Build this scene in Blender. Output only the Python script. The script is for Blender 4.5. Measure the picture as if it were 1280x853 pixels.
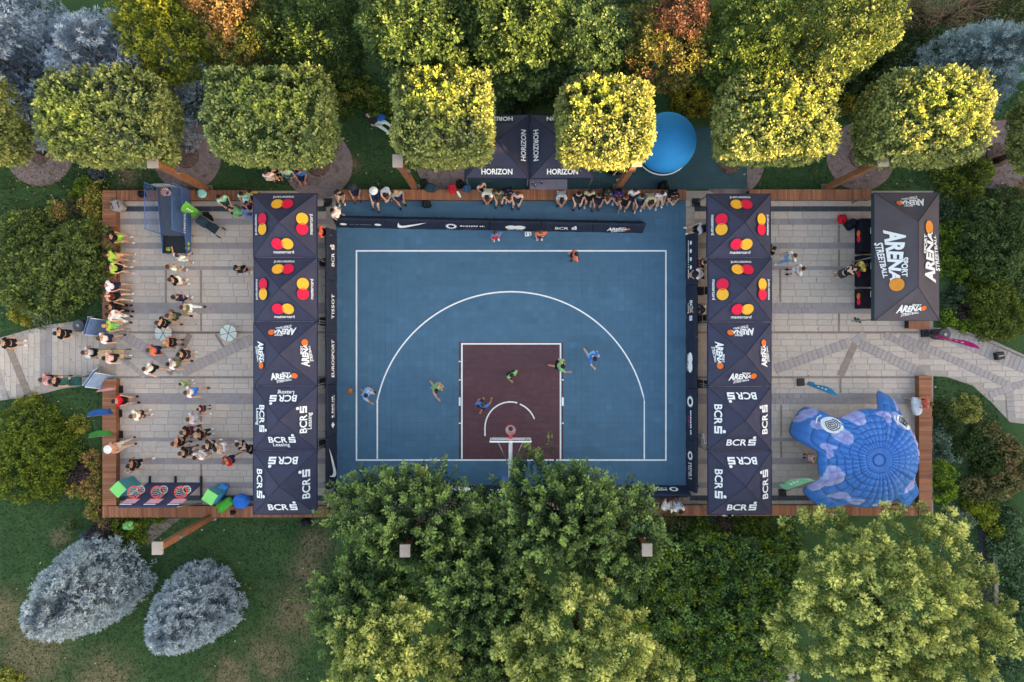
import bpy, bmesh, math, random
import numpy as np
from mathutils import Vector, Matrix, Euler
random.seed(7)
RNG = np.random.default_rng(11)
for o in list(bpy.data.objects): bpy.data.objects.remove(o)
SC = bpy.context.scene
COL = SC.collection
R = math.radians

# ---------------------------------------------------------------- camera, sky, sun, exposure
H = 34.0                                   # drone height above the plaza, metres
cd = bpy.data.cameras.new('camera'); cam = bpy.data.objects.new('camera', cd); COL.objects.link(cam)
cd.sensor_width = 36.0; cd.lens = 36.0 * H / 51.2; cd.clip_end = 2000; cd.clip_start = 0.1
cam.location = (0, 0, H); cam.rotation_euler = (0, 0, 0); SC.camera = cam
SUN_AZ = math.atan2(-0.36, 1.0); SUN_EL = R(12)      # towards the sun: right and slightly down in the picture
w = bpy.data.worlds.new('World'); SC.world = w; w.use_nodes = True
nt = w.node_tree; nt.nodes.clear()
sk = nt.nodes.new('ShaderNodeTexSky'); sk.sky_type = 'NISHITA'; sk.sun_disc = False
sk.sun_elevation = SUN_EL; sk.sun_rotation = math.pi / 2 - SUN_AZ
sk.air_density = 1.0; sk.dust_density = 2.2; sk.ozone_density = 0.6
bg = nt.nodes.new('ShaderNodeBackground'); bg.inputs['Strength'].default_value = 0.10
wo = nt.nodes.new('ShaderNodeOutputWorld')
nt.links.new(sk.outputs[0], bg.inputs[0]); nt.links.new(bg.outputs[0], wo.inputs[0])
sd = bpy.data.lights.new('sun', 'SUN'); sd.energy = 4.3; sd.angle = R(0.6); sd.color = (1.0, 0.73, 0.36)
sun = bpy.data.objects.new('sun', sd); COL.objects.link(sun)
sdir = Vector((math.cos(SUN_AZ) * math.cos(SUN_EL), math.sin(SUN_AZ) * math.cos(SUN_EL), math.sin(SUN_EL)))
sun.rotation_euler = sdir.to_track_quat('Z', 'Y').to_euler(); sun.location = sdir * 200
vs = SC.view_settings; vs.view_transform = 'Standard'; vs.look = 'None'; vs.gamma = 1.0
vs.use_curve_mapping = False; vs.exposure = 3.15
vs.use_white_balance = True; vs.white_balance_temperature = 8350; vs.white_balance_tint = 13

# ---------------------------------------------------------------- helpers
def W(px, py, z=0.0):
    """a point of the photograph, seen at height z, as world x, y (25 px to the metre on the ground)"""
    s = (H - z) / H / 25.0
    return ((px - 640) * s, (426.5 - py) * s)
def lin(c):
    if isinstance(c, str): c = tuple(int(c[i:i + 2], 16) for i in (0, 2, 4))
    return tuple(((v / 255) / 12.92 if v <= 10 else ((v / 255 + .055) / 1.055) ** 2.4) for v in c)
def rgba(c): return (*lin(c), 1.0)
def link(o): COL.objects.link(o); return o
def obj(name, mesh, mat=None, parent=None, loc=(0, 0, 0), rot=(0, 0, 0), color=None, kind=None):
    o = bpy.data.objects.new(name, mesh); COL.objects.link(o)
    o.location = loc; o.rotation_euler = rot
    if mat is not None and mesh is not None and len(mesh.materials) == 0: mesh.materials.append(mat)
    if parent is not None: o.parent = parent
    if color is not None: o.color = (*color[:3], 1)
    if kind: o['kind'] = kind
    return o
def tag(o, label, cat, group=None):
    o['label'] = label; o['category'] = cat
    if group: o['group'] = group
    return o
def thing(name, label, cat, loc=(0, 0, 0), rz=0, group=None):
    o = bpy.data.objects.new(name, None); COL.objects.link(o); o.empty_display_size = .2
    o.location = loc; o.rotation_euler = (0, 0, rz)
    return tag(o, label, cat, group)
def struct(o): o['kind'] = 'structure'; return o

class MB:
    def __init__(s): s.v = []; s.f = []; s.sm = []
    def add(s, vs_, fs, smooth=False):
        b = len(s.v); s.v += [tuple(v) for v in vs_]
        for f in fs: s.f.append([b + i for i in f]); s.sm.append(smooth)
        return s
    def box(s, c, d, rz=0.0, taper=1.0):
        x, y, z = d[0] / 2, d[1] / 2, d[2] / 2; ca, sa = math.cos(rz), math.sin(rz); out = []
        for k, t in ((-1, 1.0), (1, taper)):
            for (i, j) in ((-1, -1), (1, -1), (1, 1), (-1, 1)):
                px, py = i * x * t, j * y * t
                out.append((c[0] + px * ca - py * sa, c[1] + px * sa + py * ca, c[2] + k * z))
        return s.add(out, [(3, 2, 1, 0), (4, 5, 6, 7), (0, 1, 5, 4), (1, 2, 6, 5), (2, 3, 7, 6), (3, 0, 4, 7)])
    def slab(s, poly, z0, z1):
        n = len(poly); a = sum(poly[i][0] * poly[(i + 1) % n][1] - poly[(i + 1) % n][0] * poly[i][1] for i in range(n))
        if a < 0: poly = poly[::-1]
        vs_ = [(p[0], p[1], z0) for p in poly] + [(p[0], p[1], z1) for p in poly]
        return s.add(vs_, [tuple(range(n, 2 * n)), tuple(range(n - 1, -1, -1))] + [(i, (i + 1) % n, n + (i + 1) % n, n + i) for i in range(n)])
    def tube(s, pts, rad, n=8, cap=True, smooth=True):
        pts = [Vector(p) for p in pts]; rings = []
        if not hasattr(rad, '__len__'): rad = [rad] * len(pts)
        up = Vector((0, 0, 1))
        for i, p in enumerate(pts):
            t = (pts[min(i + 1, len(pts) - 1)] - pts[max(i - 1, 0)]).normalized()
            a = t.cross(up if abs(t.z) < .95 else Vector((1, 0, 0))).normalized(); b = a.cross(t)
            rings.append([p + (a * math.cos(2 * math.pi * k / n) + b * math.sin(2 * math.pi * k / n)) * rad[i] for k in range(n)])
        vs_ = [v for r in rings for v in r]; fs = []
        for i in range(len(pts) - 1):
            for k in range(n): fs.append((i * n + k, i * n + (k + 1) % n, (i + 1) * n + (k + 1) % n, (i + 1) * n + k))
        if cap: fs += [tuple(range(n - 1, -1, -1)), tuple(range((len(pts) - 1) * n, len(pts) * n))]
        return s.add(vs_, fs, smooth)
    def lathe(s, prof, c=(0, 0, 0), n=16, smooth=True, sx=1, sy=1):
        vs_ = [(c[0] + r * sx * math.cos(2 * math.pi * k / n), c[1] + r * sy * math.sin(2 * math.pi * k / n), c[2] + z) for r, z in prof for k in range(n)]
        fs = [(i * n + k, i * n + (k + 1) % n, (i + 1) * n + (k + 1) % n, (i + 1) * n + k) for i in range(len(prof) - 1) for k in range(n)]
        fs += [tuple(range(n - 1, -1, -1)), tuple(range((len(prof) - 1) * n, len(prof) * n))]
        return s.add(vs_, fs, smooth)
    def torus(s, c, R0, r0, n=24, m=8):
        vs_ = []; fs = []
        for i in range(n):
            a = 2 * math.pi * i / n
            for j in range(m):
                b = 2 * math.pi * j / m; q = R0 + r0 * math.cos(b)
                vs_.append((c[0] + q * math.cos(a), c[1] + q * math.sin(a), c[2] + r0 * math.sin(b)))
                fs.append((i * m + j, ((i + 1) % n) * m + j, ((i + 1) % n) * m + (j + 1) % m, i * m + (j + 1) % m))
        return s.add(vs_, fs, True)
    def mesh(s, name='m', bevel=0):
        me = bpy.data.meshes.new(name); me.from_pydata(s.v, [], s.f)
        me.polygons.foreach_set('use_smooth', s.sm); me.update()
        if bevel:
            bm = bmesh.new(); bm.from_mesh(me)
            bmesh.ops.bevel(bm, geom=bm.edges[:], offset=bevel, segments=2, affect='EDGES', profile=.6)
            bm.to_mesh(me); bm.free()
        return me
    def build(s, name, mat, parent=None, bevel=0, **k): return obj(name, s.mesh(name, bevel), mat, parent, **k)

def quads_mesh(name, V, cols=None, per=4, normals=None):
    """V: (n*per,3) vertices, one polygon for every `per` of them; cols (n,3) linear colour of each face"""
    n = len(V) // per; me = bpy.data.meshes.new(name)
    me.vertices.add(len(V)); me.vertices.foreach_set('co', np.ascontiguousarray(V, dtype=np.float32).ravel())
    me.loops.add(len(V)); me.loops.foreach_set('vertex_index', np.arange(len(V), dtype=np.int32))
    me.polygons.add(n); me.polygons.foreach_set('loop_start', np.arange(0, len(V), per, dtype=np.int32))
    try: me.polygons.foreach_set('loop_total', np.full(n, per, dtype=np.int32))
    except Exception: pass
    me.update(calc_edges=True)
    if cols is not None:
        a = me.attributes.new('col', 'FLOAT_COLOR', 'FACE')
        a.data.foreach_set('color', np.c_[cols, np.ones(n)].astype(np.float32).ravel())
    return me

# ---------------------------------------------------------------- materials
MATS = {}
def nmat(name, rough=.6, spec=.3):
    m = bpy.data.materials.new(name); m.use_nodes = True
    b = m.node_tree.nodes['Principled BSDF']; b.inputs['Roughness'].default_value = rough
    b.inputs['Specular IOR Level'].default_value = spec
    return m, m.node_tree.nodes, m.node_tree.links, b
def mat(name, col, rough=.6, spec=.3, var=.12, scale=6.0, bump=.0, bscale=40.0, metal=0, dirt=None, coord='Object'):
    """plain painted, woven or cast surface: colour with a slow and a fine noise variation, small relief"""
    if name in MATS: return MATS[name]
    m, N, L, b = nmat(name, rough, spec); b.inputs['Metallic'].default_value = metal
    tc = N.new('ShaderNodeTexCoord'); c = lin(col)
    n1 = N.new('ShaderNodeTexNoise'); n1.inputs['Scale'].default_value = scale; n1.inputs['Detail'].default_value = 5
    L.new(tc.outputs[coord], n1.inputs['Vector'])
    r = N.new('ShaderNodeValToRGB'); r.color_ramp.elements[0].position = .3; r.color_ramp.elements[1].position = .7
    r.color_ramp.elements[0].color = (*[v * (1 - var) for v in c], 1); r.color_ramp.elements[1].color = (*[min(1, v * (1 + var)) for v in c], 1)
    L.new(n1.outputs['Fac'], r.inputs[0]); src = r.outputs[0]
    if dirt:
        n2 = N.new('ShaderNodeTexNoise'); n2.inputs['Scale'].default_value = scale * .35; n2.inputs['Detail'].default_value = 8
        L.new(tc.outputs[coord], n2.inputs['Vector'])
        mp = N.new('ShaderNodeMapRange'); mp.inputs[1].default_value = .52; mp.inputs[2].default_value = .72; mp.inputs[4].default_value = .7
        L.new(n2.outputs['Fac'], mp.inputs[0])
        mx = N.new('ShaderNodeMix'); mx.data_type = 'RGBA'; L.new(mp.outputs[0], mx.inputs[0]); L.new(src, mx.inputs[6]); mx.inputs[7].default_value = rgba(dirt); src = mx.outputs[2]
    L.new(src, b.inputs['Base Color'])
    if bump:
        n3 = N.new('ShaderNodeTexNoise'); n3.inputs['Scale'].default_value = bscale; n3.inputs['Detail'].default_value = 4
        L.new(tc.outputs[coord], n3.inputs['Vector'])
        bp = N.new('ShaderNodeBump'); bp.inputs['Strength'].default_value = bump; bp.inputs['Distance'].default_value = .02
        L.new(n3.outputs['Fac'], bp.inputs['Height']); L.new(bp.outputs[0], b.inputs['Normal'])
    MATS[name] = m; return m
def objcol_mat(name, rough=.8, spec=.15, rnd=.0, noise=.12, scale=9.0, bump=0.0):
    """colour taken from the object itself (clothes, skin, hair, paving slabs of differing shade)"""
    m, N, L, b = nmat(name, rough, spec)
    oi = N.new('ShaderNodeObjectInfo'); tc = N.new('ShaderNodeTexCoord')
    n1 = N.new('ShaderNodeTexNoise'); n1.inputs['Scale'].default_value = scale; n1.inputs['Detail'].default_value = 6
    L.new(tc.outputs['Object'], n1.inputs['Vector'])
    mp = N.new('ShaderNodeMapRange'); mp.inputs[1].default_value = .25; mp.inputs[2].default_value = .75
    mp.inputs[3].default_value = 1 - noise; mp.inputs[4].default_value = 1 + noise; L.new(n1.outputs['Fac'], mp.inputs[0])
    m2 = N.new('ShaderNodeMapRange'); m2.inputs[3].default_value = 1 - rnd; m2.inputs[4].default_value = 1 + rnd; L.new(oi.outputs['Random'], m2.inputs[0])
    mu = N.new('ShaderNodeMath'); mu.operation = 'MULTIPLY'; L.new(mp.outputs[0], mu.inputs[0]); L.new(m2.outputs[0], mu.inputs[1])
    vm = N.new('ShaderNodeVectorMath'); vm.operation = 'SCALE'; L.new(oi.outputs['Color'], vm.inputs[0]); L.new(mu.outputs[0], vm.inputs['Scale'])
    L.new(vm.outputs[0], b.inputs['Base Color'])
    if bump:
        bp = N.new('ShaderNodeBump'); bp.inputs['Strength'].default_value = bump; bp.inputs['Distance'].default_value = .02
        L.new(n1.outputs['Fac'], bp.inputs['Height']); L.new(bp.outputs[0], b.inputs['Normal'])
    MATS[name] = m; return m
def attr_mat(name, rough=.7, spec=.2, trans=0.0, noise=.1, scale=5.0, bump=0.0, scuff=None):
    """colour taken from the faces' own colour attribute; leaves let some light through"""
    m, N, L, b = nmat(name, rough, spec)
    at = N.new('ShaderNodeAttribute'); at.attribute_name = 'col'
    src = at.outputs['Color']
    tc = N.new('ShaderNodeTexCoord'); n1 = N.new('ShaderNodeTexNoise'); n1.inputs['Scale'].default_value = scale; n1.inputs['Detail'].default_value = 4
    L.new(tc.outputs['Object'], n1.inputs['Vector'])
    mp = N.new('ShaderNodeMapRange'); mp.inputs[1].default_value = .25; mp.inputs[2].default_value = .75
    mp.inputs[3].default_value = 1 - noise; mp.inputs[4].default_value = 1 + noise; L.new(n1.outputs['Fac'], mp.inputs[0])
    vm = N.new('ShaderNodeVectorMath'); vm.operation = 'SCALE'; L.new(src, vm.inputs[0]); L.new(mp.outputs[0], vm.inputs['Scale'])
    out = vm.outputs[0]
    if scuff:      # dust and shoe marks: stretched, patchy, of their own colour
        mpg = N.new('ShaderNodeMapping'); mpg.inputs['Scale'].default_value = (1.0, 3.2, 1); mpg.inputs['Rotation'].default_value = (0, 0, .6); L.new(tc.outputs['Object'], mpg.inputs[0])
        n2 = N.new('ShaderNodeTexNoise'); n2.inputs['Scale'].default_value = 1.7; n2.inputs['Detail'].default_value = 9; n2.inputs['Roughness'].default_value = .68; L.new(mpg.outputs[0], n2.inputs['Vector'])
        m3 = N.new('ShaderNodeMapRange'); m3.inputs[1].default_value = .5; m3.inputs[2].default_value = .78; m3.inputs[4].default_value = .14; L.new(n2.outputs['Fac'], m3.inputs[0])
        mx = N.new('ShaderNodeMix'); mx.data_type = 'RGBA'; L.new(m3.outputs[0], mx.inputs[0]); L.new(out, mx.inputs[6]); mx.inputs[7].default_value = rgba(scuff); out = mx.outputs[2]
        m4 = N.new('ShaderNodeMapRange'); m4.inputs[3].default_value = rough - .12; m4.inputs[4].default_value = rough + .2; L.new(n2.outputs['Fac'], m4.inputs[0]); L.new(m4.outputs[0], b.inputs['Roughness'])
    L.new(out, b.inputs['Base Color'])
    if trans:
        tr = N.new('ShaderNodeBsdfTranslucent'); L.new(vm.outputs[0], tr.inputs[0]); mx = N.new('ShaderNodeMixShader'); mx.inputs[0].default_value = trans
        L.new(b.outputs[0], mx.inputs[1]); L.new(tr.outputs[0], mx.inputs[2]); L.new(mx.outputs[0], N['Material Output'].inputs[0])
    if bump:
        bp = N.new('ShaderNodeBump'); bp.inputs['Strength'].default_value = bump; bp.inputs['Distance'].default_value = .01
        L.new(n1.outputs['Fac'], bp.inputs['Height']); L.new(bp.outputs[0], b.inputs['Normal'])
    MATS[name] = m; return m

M_leaf = attr_mat('leaf', .55, .25, .32, .08, 2.0)
M_needle = attr_mat('needle', .6, .2, .12, .08, 2.0)
M_paver = objcol_mat('paver', .85, .2, .04, .08, 9.0, .25)
M_paverfar = attr_mat('paver_mix', .85, .2, 0, .10, 5.0, .2)
M_courtmix = attr_mat('sport_tile', .55, .28, 0, .07, 1.2, .05, (128, 140, 150))
M_cloth = objcol_mat('clothing', .9, .1, .05, .16, 10)
M_skin = objcol_mat('skin', .55, .3, .05, .05, 10)
M_hair = objcol_mat('hair', .6, .3, .1, .25, 30)
M_canopy = mat('canopy_fabric', (58, 60, 82), .72, .25, .10, 1.6, .12, 7)
M_canopy_brown = mat('brown_canopy_fabric', (86, 80, 88), .75, .2, .08, 1.4, .1, 7)
M_valance = mat('valance_fabric', (42, 48, 72), .75, .2, .1, 2)
M_board = mat('board_fabric', (33, 42, 62), .7, .25, .14, 2.5, .12, 10)
M_white = mat('white_print', (232, 234, 238), .7, .2, .04, 5)
M_redp = mat('red_print', (232, 34, 72), .7, .2, .05, 4)
M_yelp = mat('amber_print', (247, 178, 62), .7, .2, .05, 4)
M_orap = mat('orange_print', (236, 112, 48), .7, .2, .05, 4)
M_lens = mat('overlap_print', (240, 124, 62), .7, .2, .05, 4)
M_ballp = mat('basketball_print', (226, 142, 60), .7, .2, .06, 4)
M_black = mat('black_plastic', (24, 25, 28), .5, .4, .15, 6)
M_dark = mat('dark_fabric', (30, 32, 40), .85, .15, .2, 8, .2, 20)
M_metal = mat('grey_metal', (150, 152, 156), .4, .5, .08, 8, metal=.7)
M_whitemetal = mat('white_painted_metal', (226, 228, 232), .4, .4, .04, 8)
M_wood = None
M_lamp = mat('lamp_head', (158, 146, 140), .7, .2, .1, 3)
M_bark = mat('bark', (74, 60, 48), .95, .05, .3, 9, .6, 30)
M_soil = mat('bed_soil', (66, 55, 48), .95, .05, .35, 3, .6, 25, dirt=(50, 62, 40))
M_blue = mat('blue_vinyl', (34, 96, 176), .4, .45, .08, 2)
M_line = mat('white_line_paint', (222, 230, 236), .6, .25, .06, 8)

def wood_mat(name, c0, c1, axis):
    m, N, L, b = nmat(name, .6, .25)
    tc = N.new('ShaderNodeTexCoord'); mp = N.new('ShaderNodeMapping'); mp.inputs['Scale'].default_value = (1.2, 26, 12) if axis == 'x' else (26, 1.2, 12)
    n1 = N.new('ShaderNodeTexNoise'); n1.inputs['Scale'].default_value = 1.0; n1.inputs['Detail'].default_value = 6
    L.new(tc.outputs['Object'], mp.inputs[0]); L.new(mp.outputs[0], n1.inputs['Vector'])
    at = N.new('ShaderNodeAttribute'); at.attribute_name = 'col'
    r = N.new('ShaderNodeMapRange'); r.inputs[1].default_value = .3; r.inputs[2].default_value = .7; r.inputs[3].default_value = .78; r.inputs[4].default_value = 1.18
    L.new(n1.outputs['Fac'], r.inputs[0])
    vm = N.new('ShaderNodeVectorMath'); vm.operation = 'SCALE'; L.new(at.outputs['Color'], vm.inputs[0]); L.new(r.outputs[0], vm.inputs['Scale'])
    L.new(vm.outputs[0], b.inputs['Base Color']); return m
M_plank_x = wood_mat('plank_along', None, None, 'x'); M_plank_y = wood_mat('plank_across', None, None, 'y')
M_woodsolid = mat('stained_wood', (126, 84, 62), .65, .2, .2, 5, .15, 30)
# ---------------------------------------------------------------- ground
def lawn_material():
    m, N, L, b = nmat('lawn', .95, .05)
    tc = N.new('ShaderNodeTexCoord')
    def noise(s, d=6):
        n = N.new('ShaderNodeTexNoise'); n.inputs['Scale'].default_value = s; n.inputs['Detail'].default_value = d; L.new(tc.outputs['Object'], n.inputs['Vector']); return n.outputs['Fac']
    def ramp(f, a, ca, c, cc):
        r = N.new('ShaderNodeValToRGB'); r.color_ramp.elements[0].position = a; r.color_ramp.elements[1].position = c
        r.color_ramp.elements[0].color = rgba(ca); r.color_ramp.elements[1].color = rgba(cc); L.new(f, r.inputs[0]); return r.outputs[0]
    g1 = ramp(noise(.45, 7), .35, (44, 72, 48), .68, (68, 95, 58))
    g2 = ramp(noise(14, 6), .3, (38, 64, 44), .7, (82, 110, 68))
    mx = N.new('ShaderNodeMix'); mx.data_type = 'RGBA'; mx.inputs[0].default_value = .45; L.new(g1, mx.inputs[6]); L.new(g2, mx.inputs[7])
    dry = ramp(noise(9, 8), .3, (96, 88, 66), .7, (136, 122, 96))
    # worn patches: where feet have crossed the lawn
    acc = None
    for (px, py, r) in ((368, 765, 2.4), (385, 710, 1.7), (395, 680, 1.5), (340, 820, 2.2), (40, 815, 3.2), (0, 770, 2.5), (130, 850, 2.6), (75, 672, .9), (290, 845, 2.0), (160, 222, 1.2), (440, 205, .8), (1235, 200, 2.2), (1265, 230, 1.6)):
        x, y = W(px, py); d = N.new('ShaderNodeVectorMath'); d.operation = 'DISTANCE'; L.new(tc.outputs['Object'], d.inputs[0]); d.inputs[1].default_value = (x, y, 0)
        q = N.new('ShaderNodeMapRange'); q.inputs[1].default_value = r; q.inputs[2].default_value = r * .25; L.new(d.outputs['Value'], q.inputs[0])
        if acc is None: acc = q.outputs[0]
        else:
            a = N.new('ShaderNodeMath'); a.operation = 'MAXIMUM'; L.new(acc, a.inputs[0]); L.new(q.outputs[0], a.inputs[1]); acc = a.outputs[0]
    nn = N.new('ShaderNodeMath'); nn.operation = 'MULTIPLY_ADD'; L.new(noise(1.3, 9), nn.inputs[0]); nn.inputs[1].default_value = 2.2; nn.inputs[2].default_value = -1.15
    ad = N.new('ShaderNodeMath'); ad.operation = 'ADD'; ad.use_clamp = True; L.new(acc, ad.inputs[0]); L.new(nn.outputs[0], ad.inputs[1])
    mu = N.new('ShaderNodeMath'); mu.operation = 'MULTIPLY'; L.new(ad.outputs[0], mu.inputs[0]); L.new(acc, mu.inputs[1])
    m2 = N.new('ShaderNodeMix'); m2.data_type = 'RGBA'; L.new(mu.outputs[0], m2.inputs[0]); L.new(mx.outputs[2], m2.inputs[6]); L.new(dry, m2.inputs[7])
    L.new(m2.outputs[2], b.inputs['Base Color'])
    bp = N.new('ShaderNodeBump'); bp.inputs['Strength'].default_value = .5; bp.inputs['Distance'].default_value = .04; L.new(noise(45, 5), bp.inputs['Height']); L.new(bp.outputs[0], b.inputs['Normal'])
    return m
g = MB(); g.add([(-600, -600, 0), (600, -600, 0), (600, 600, 0), (-600, 600, 0)], [(0, 1, 2, 3)])
struct(g.build('ground', lawn_material()))

def P(*pts, z=0): return [W(x, y, z) for x, y in pts]
def inpoly(x, y, poly):
    c = False; n = len(poly)
    for i in range(n):
        x1, y1 = poly[i]; x2, y2 = poly[i - 1]
        if (y1 > y) != (y2 > y) and x < (x2 - x1) * (y - y1) / (y2 - y1) + x1: c = not c
    return c

# grass blades that give the lawn its nap (nobody could count them)
def grass(n, polys, holes):
    pts = []
    tot = 0
    areas = [abs(sum(p[i - 1][0] * p[i][1] - p[i][0] * p[i - 1][1] for i in range(len(p)))) / 2 for p in polys]
    for p, a in zip(polys, areas):
        xs = [q[0] for q in p]; ys = [q[1] for q in p]; k = int(n * a / sum(areas)); got = 0
        while got < k:
            x = random.uniform(min(xs), max(xs)); y = random.uniform(min(ys), max(ys))
            if inpoly(x, y, p): pts.append((x, y)); got += 1
    pts = np.array(pts); m = len(pts); ang = RNG.uniform(0, 6.283, m); h = RNG.uniform(.05, .11, m); wd = RNG.uniform(.012, .03, m)
    lean = RNG.uniform(.02, .08, m); ca, sa = np.cos(ang), np.sin(ang)
    base = np.c_[pts, np.full(m, .002)]
    V = np.empty((m, 3, 3)); V[:, 0] = base - np.c_[-sa, ca, 0 * ca] * wd[:, None]; V[:, 1] = base + np.c_[-sa, ca, 0 * ca] * wd[:, None]
    V[:, 2] = base + np.c_[ca * lean, sa * lean, h]
    t = RNG.random(m)[:, None]; cols = np.array(lin((40, 66, 42))) * (1 - t) + np.array(lin((70, 96, 54))) * t
    return quads_mesh('grass', V.reshape(-1, 3), cols, 3)
gp = [P((0, 205), (128, 205), (128, 390), (0, 430)), P((0, 90), (560, 90), (560, 237), (0, 237)), P((930, 100), (1280, 100), (1280, 237), (930, 237)),
      P((0, 500), (128, 480), (128, 650), (420, 650), (420, 853), (0, 853)), P((1166, 470), (1215, 480), (1240, 500), (1262, 560), (1262, 853), (1166, 853))]
o = obj('grass', grass(70000, gp, None), M_leaf, kind='stuff'); o['label'] = 'short lawn grass around the plaza'

# ---------------------------------------------------------------- paving
LIGHT = lin((186, 173, 165)); DARKP = lin((151, 143, 145)); BROWNP = lin((142, 126, 118)); TEALP = lin((44, 56, 66))
m_joint = mat('mortar_bed', (164, 153, 146), .95, .1, .12, 6, .3, 30)
plaza = MB().slab(P((129, 239), (1166, 239), (1166, 644), (129, 644)), -.05, .030).build('plaza_paving', m_joint); struct(plaza)
_tiles = {}
def tile_mesh(wd, ht):
    k = (round(wd, 3), round(ht, 3))
    if k not in _tiles:
        a, b_ = wd / 2, ht / 2; e = .006
        vs_ = [(-a, -b_, 0), (a, -b_, 0), (a, b_, 0), (-a, b_, 0), (-a + e, -b_ + e, .016), (a - e, -b_ + e, .016), (a - e, b_ - e, .016), (-a + e, b_ - e, .016)]
        me = bpy.data.meshes.new('slab'); me.from_pydata(vs_, [], [(4, 5, 6, 7), (0, 1, 5, 4), (1, 2, 6, 5), (2, 3, 7, 6), (3, 0, 4, 7)]); me.materials.append(M_paver); _tiles[k] = me
    return _tiles[k]
BANDS = [(251, 258, 1, 0), (265, 274, 1, 0), (274, 281, 1, 1), (281, 304, 3, 0), (304, 311, 1, 1), (311, 333.5, 3, 0), (333.5, 337.5, 1, 1), (337.5, 379, 5, 0), (379, 392, 2, 1), (392, 414.5, 3, 0), (414.5, 417, 1, 2),
         (417, 470.5, 7, 0), (470.5, 473, 1, 2), (473, 492, 3, 0), (492, 505, 2, 1), (505, 547.5, 5, 0), (547.5, 551.5, 1, 1), (551.5, 573, 3, 0), (573, 580, 1, 1), (580, 603, 3, 0), (603, 610, 1, 1), (610, 619, 1, 0), (626, 634, 1, 0)]
def plaza_rows(x0, x1):
    out = []
    for (ya, yb, n, k) in BANDS:
        hh = (yb - ya) / n
        for i in range(n):
            y = ya + hh * (i + .5); x = x0 - random.uniform(0, 16)
            while x < x1:
                L_ = 18.4 if k == 0 else (9.0 if k == 1 else 12); a, b_ = max(x, x0), min(x + L_, x1)
                if b_ - a > 2: out.append(((a + b_) / 2, y, b_ - a, hh, k))
                x += L_
    return out
def lay(tiles, parent, z, seen, limit=300, vertical=False):
    """the `limit` slabs that show largest are objects, the others one joined part"""
    vis = [t for t in tiles if seen(t[0], t[1])]; vis.sort(key=lambda t: (-round(t[2] * t[3] / 60), math.hypot(t[0] - 640, t[1] - 426)))
    keep = set(id(t) for t in vis[:limit]); V = []; C = []
    for t in tiles:
        wd, ht = round((t[2] / 25 - .012) / .02) * .02, t[3] / 25 - .012; x, y = W(t[0], t[1]); c = (LIGHT, DARKP, BROWNP)[t[4]]
        f = random.uniform(.94, 1.05); tint = random.uniform(-.025, .025); c = (c[0] * f * (1 + tint), c[1] * f, c[2] * f * (1 - tint))
        if vertical: wd, ht = t[2] / 25 - .012, t[3] / 25 - .012
        if id(t) in keep: obj('slab', tile_mesh(wd, ht), M_paver, parent, (x, y, z), color=c)
        else:
            a, b_ = wd / 2, ht / 2
            V += [(x - a, y - b_, z + .016), (x + a, y - b_, z + .016), (x + a, y + b_, z + .016), (x - a, y + b_, z + .016)]; C.append(c)
    if C: obj('slab_field', quads_mesh('slab_field', np.array(V), np.array(C)), M_paverfar, parent, kind='stuff')
pl = struct(MB().slab(P((146, 251), (408, 251), (408, 634), (146, 634)), .031, .034).build('plaza_floor', m_joint))
pr = struct(MB().slab(P((868, 251), (1148, 251), (1148, 634), (868, 634)), .031, .034).build('plaza_floor', m_joint))
lay(plaza_rows(146, 408), pl, .034, lambda x, y: x < 318)
lay(plaza_rows(868, 1148), pr, .034, lambda x, y: x > 962 and not (x > 1092 and y < 398) and not (1010 < x < 1148 and y > 505))
lay([t for t in plaza_rows(408, 868) if 624 < t[1] or t[1] < 258], plaza, .034, lambda x, y: False)
_sz = [0]
def strip(name, a, b_, wd, c, parent, z=.0545, n=None):
    _sz[0] += 1; z += .0012 * (_sz[0] % 6)
    """a run of small setts laid between two points"""
    (x0, y0), (x1, y1) = W(*a), W(*b_); L_ = math.hypot(x1 - x0, y1 - y0); an = math.atan2(y1 - y0, x1 - x0); n = n or max(1, int(L_ / .24))
    for i in range(n):
        t = (i + .5) / n; f = random.uniform(.93, 1.06)
        c = [.72 * u + .28 * v for u, v in zip(c, LIGHT)] if i == 0 and c is DARKP else c
        obj(name, tile_mesh(round(L_ / n - .008, 2), wd), M_paver, parent, (x0 + (x1 - x0) * t, y0 + (y1 - y0) * t, z - .0005 * (i % 2)), (0, 0, an), color=[v * f for v in c])
for (a, b_, wd, c) in (((150, 416), (228, 464), .48, DARKP), ((228, 466), (316, 424), .5, DARKP), ((238, 418), (212, 468), .3, BROWNP), ((152, 446), (182, 472), .22, DARKP), ((270, 418), (280, 434), .12, BROWNP)): strip('sett', a, b_, wd, c, pl)
for (a, b_, wd, c) in (((968, 462), (1062, 428), .48, DARKP), ((1074, 430), (1150, 466), .48, DARKP), ((1068, 430), (1050, 470), .34, BROWNP), ((1080, 417), (1066, 428), .36, DARKP), ((1105, 418), (1146, 440), .3, DARKP)): strip('sett', a, b_, wd, c, pr)
for x in (252, 208): strip('sett', (x, 338), (x, 379), .1, BROWNP, pl, n=5)
for (x, ya, yb) in ((252, 392, 414), (252, 580, 602), (252, 506, 547)): strip('sett', (x, ya), (x, yb), .09, BROWNP, pl, n=4)
for (x, ya, yb) in ((1048, 282, 303), (1048, 312, 333), (975, 338, 378), (1048, 392, 414), (1050, 473, 491), (976, 506, 546), (976, 552, 572)): strip('sett', (x, ya), (x, yb), .09, BROWNP, pr, n=4)
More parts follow.
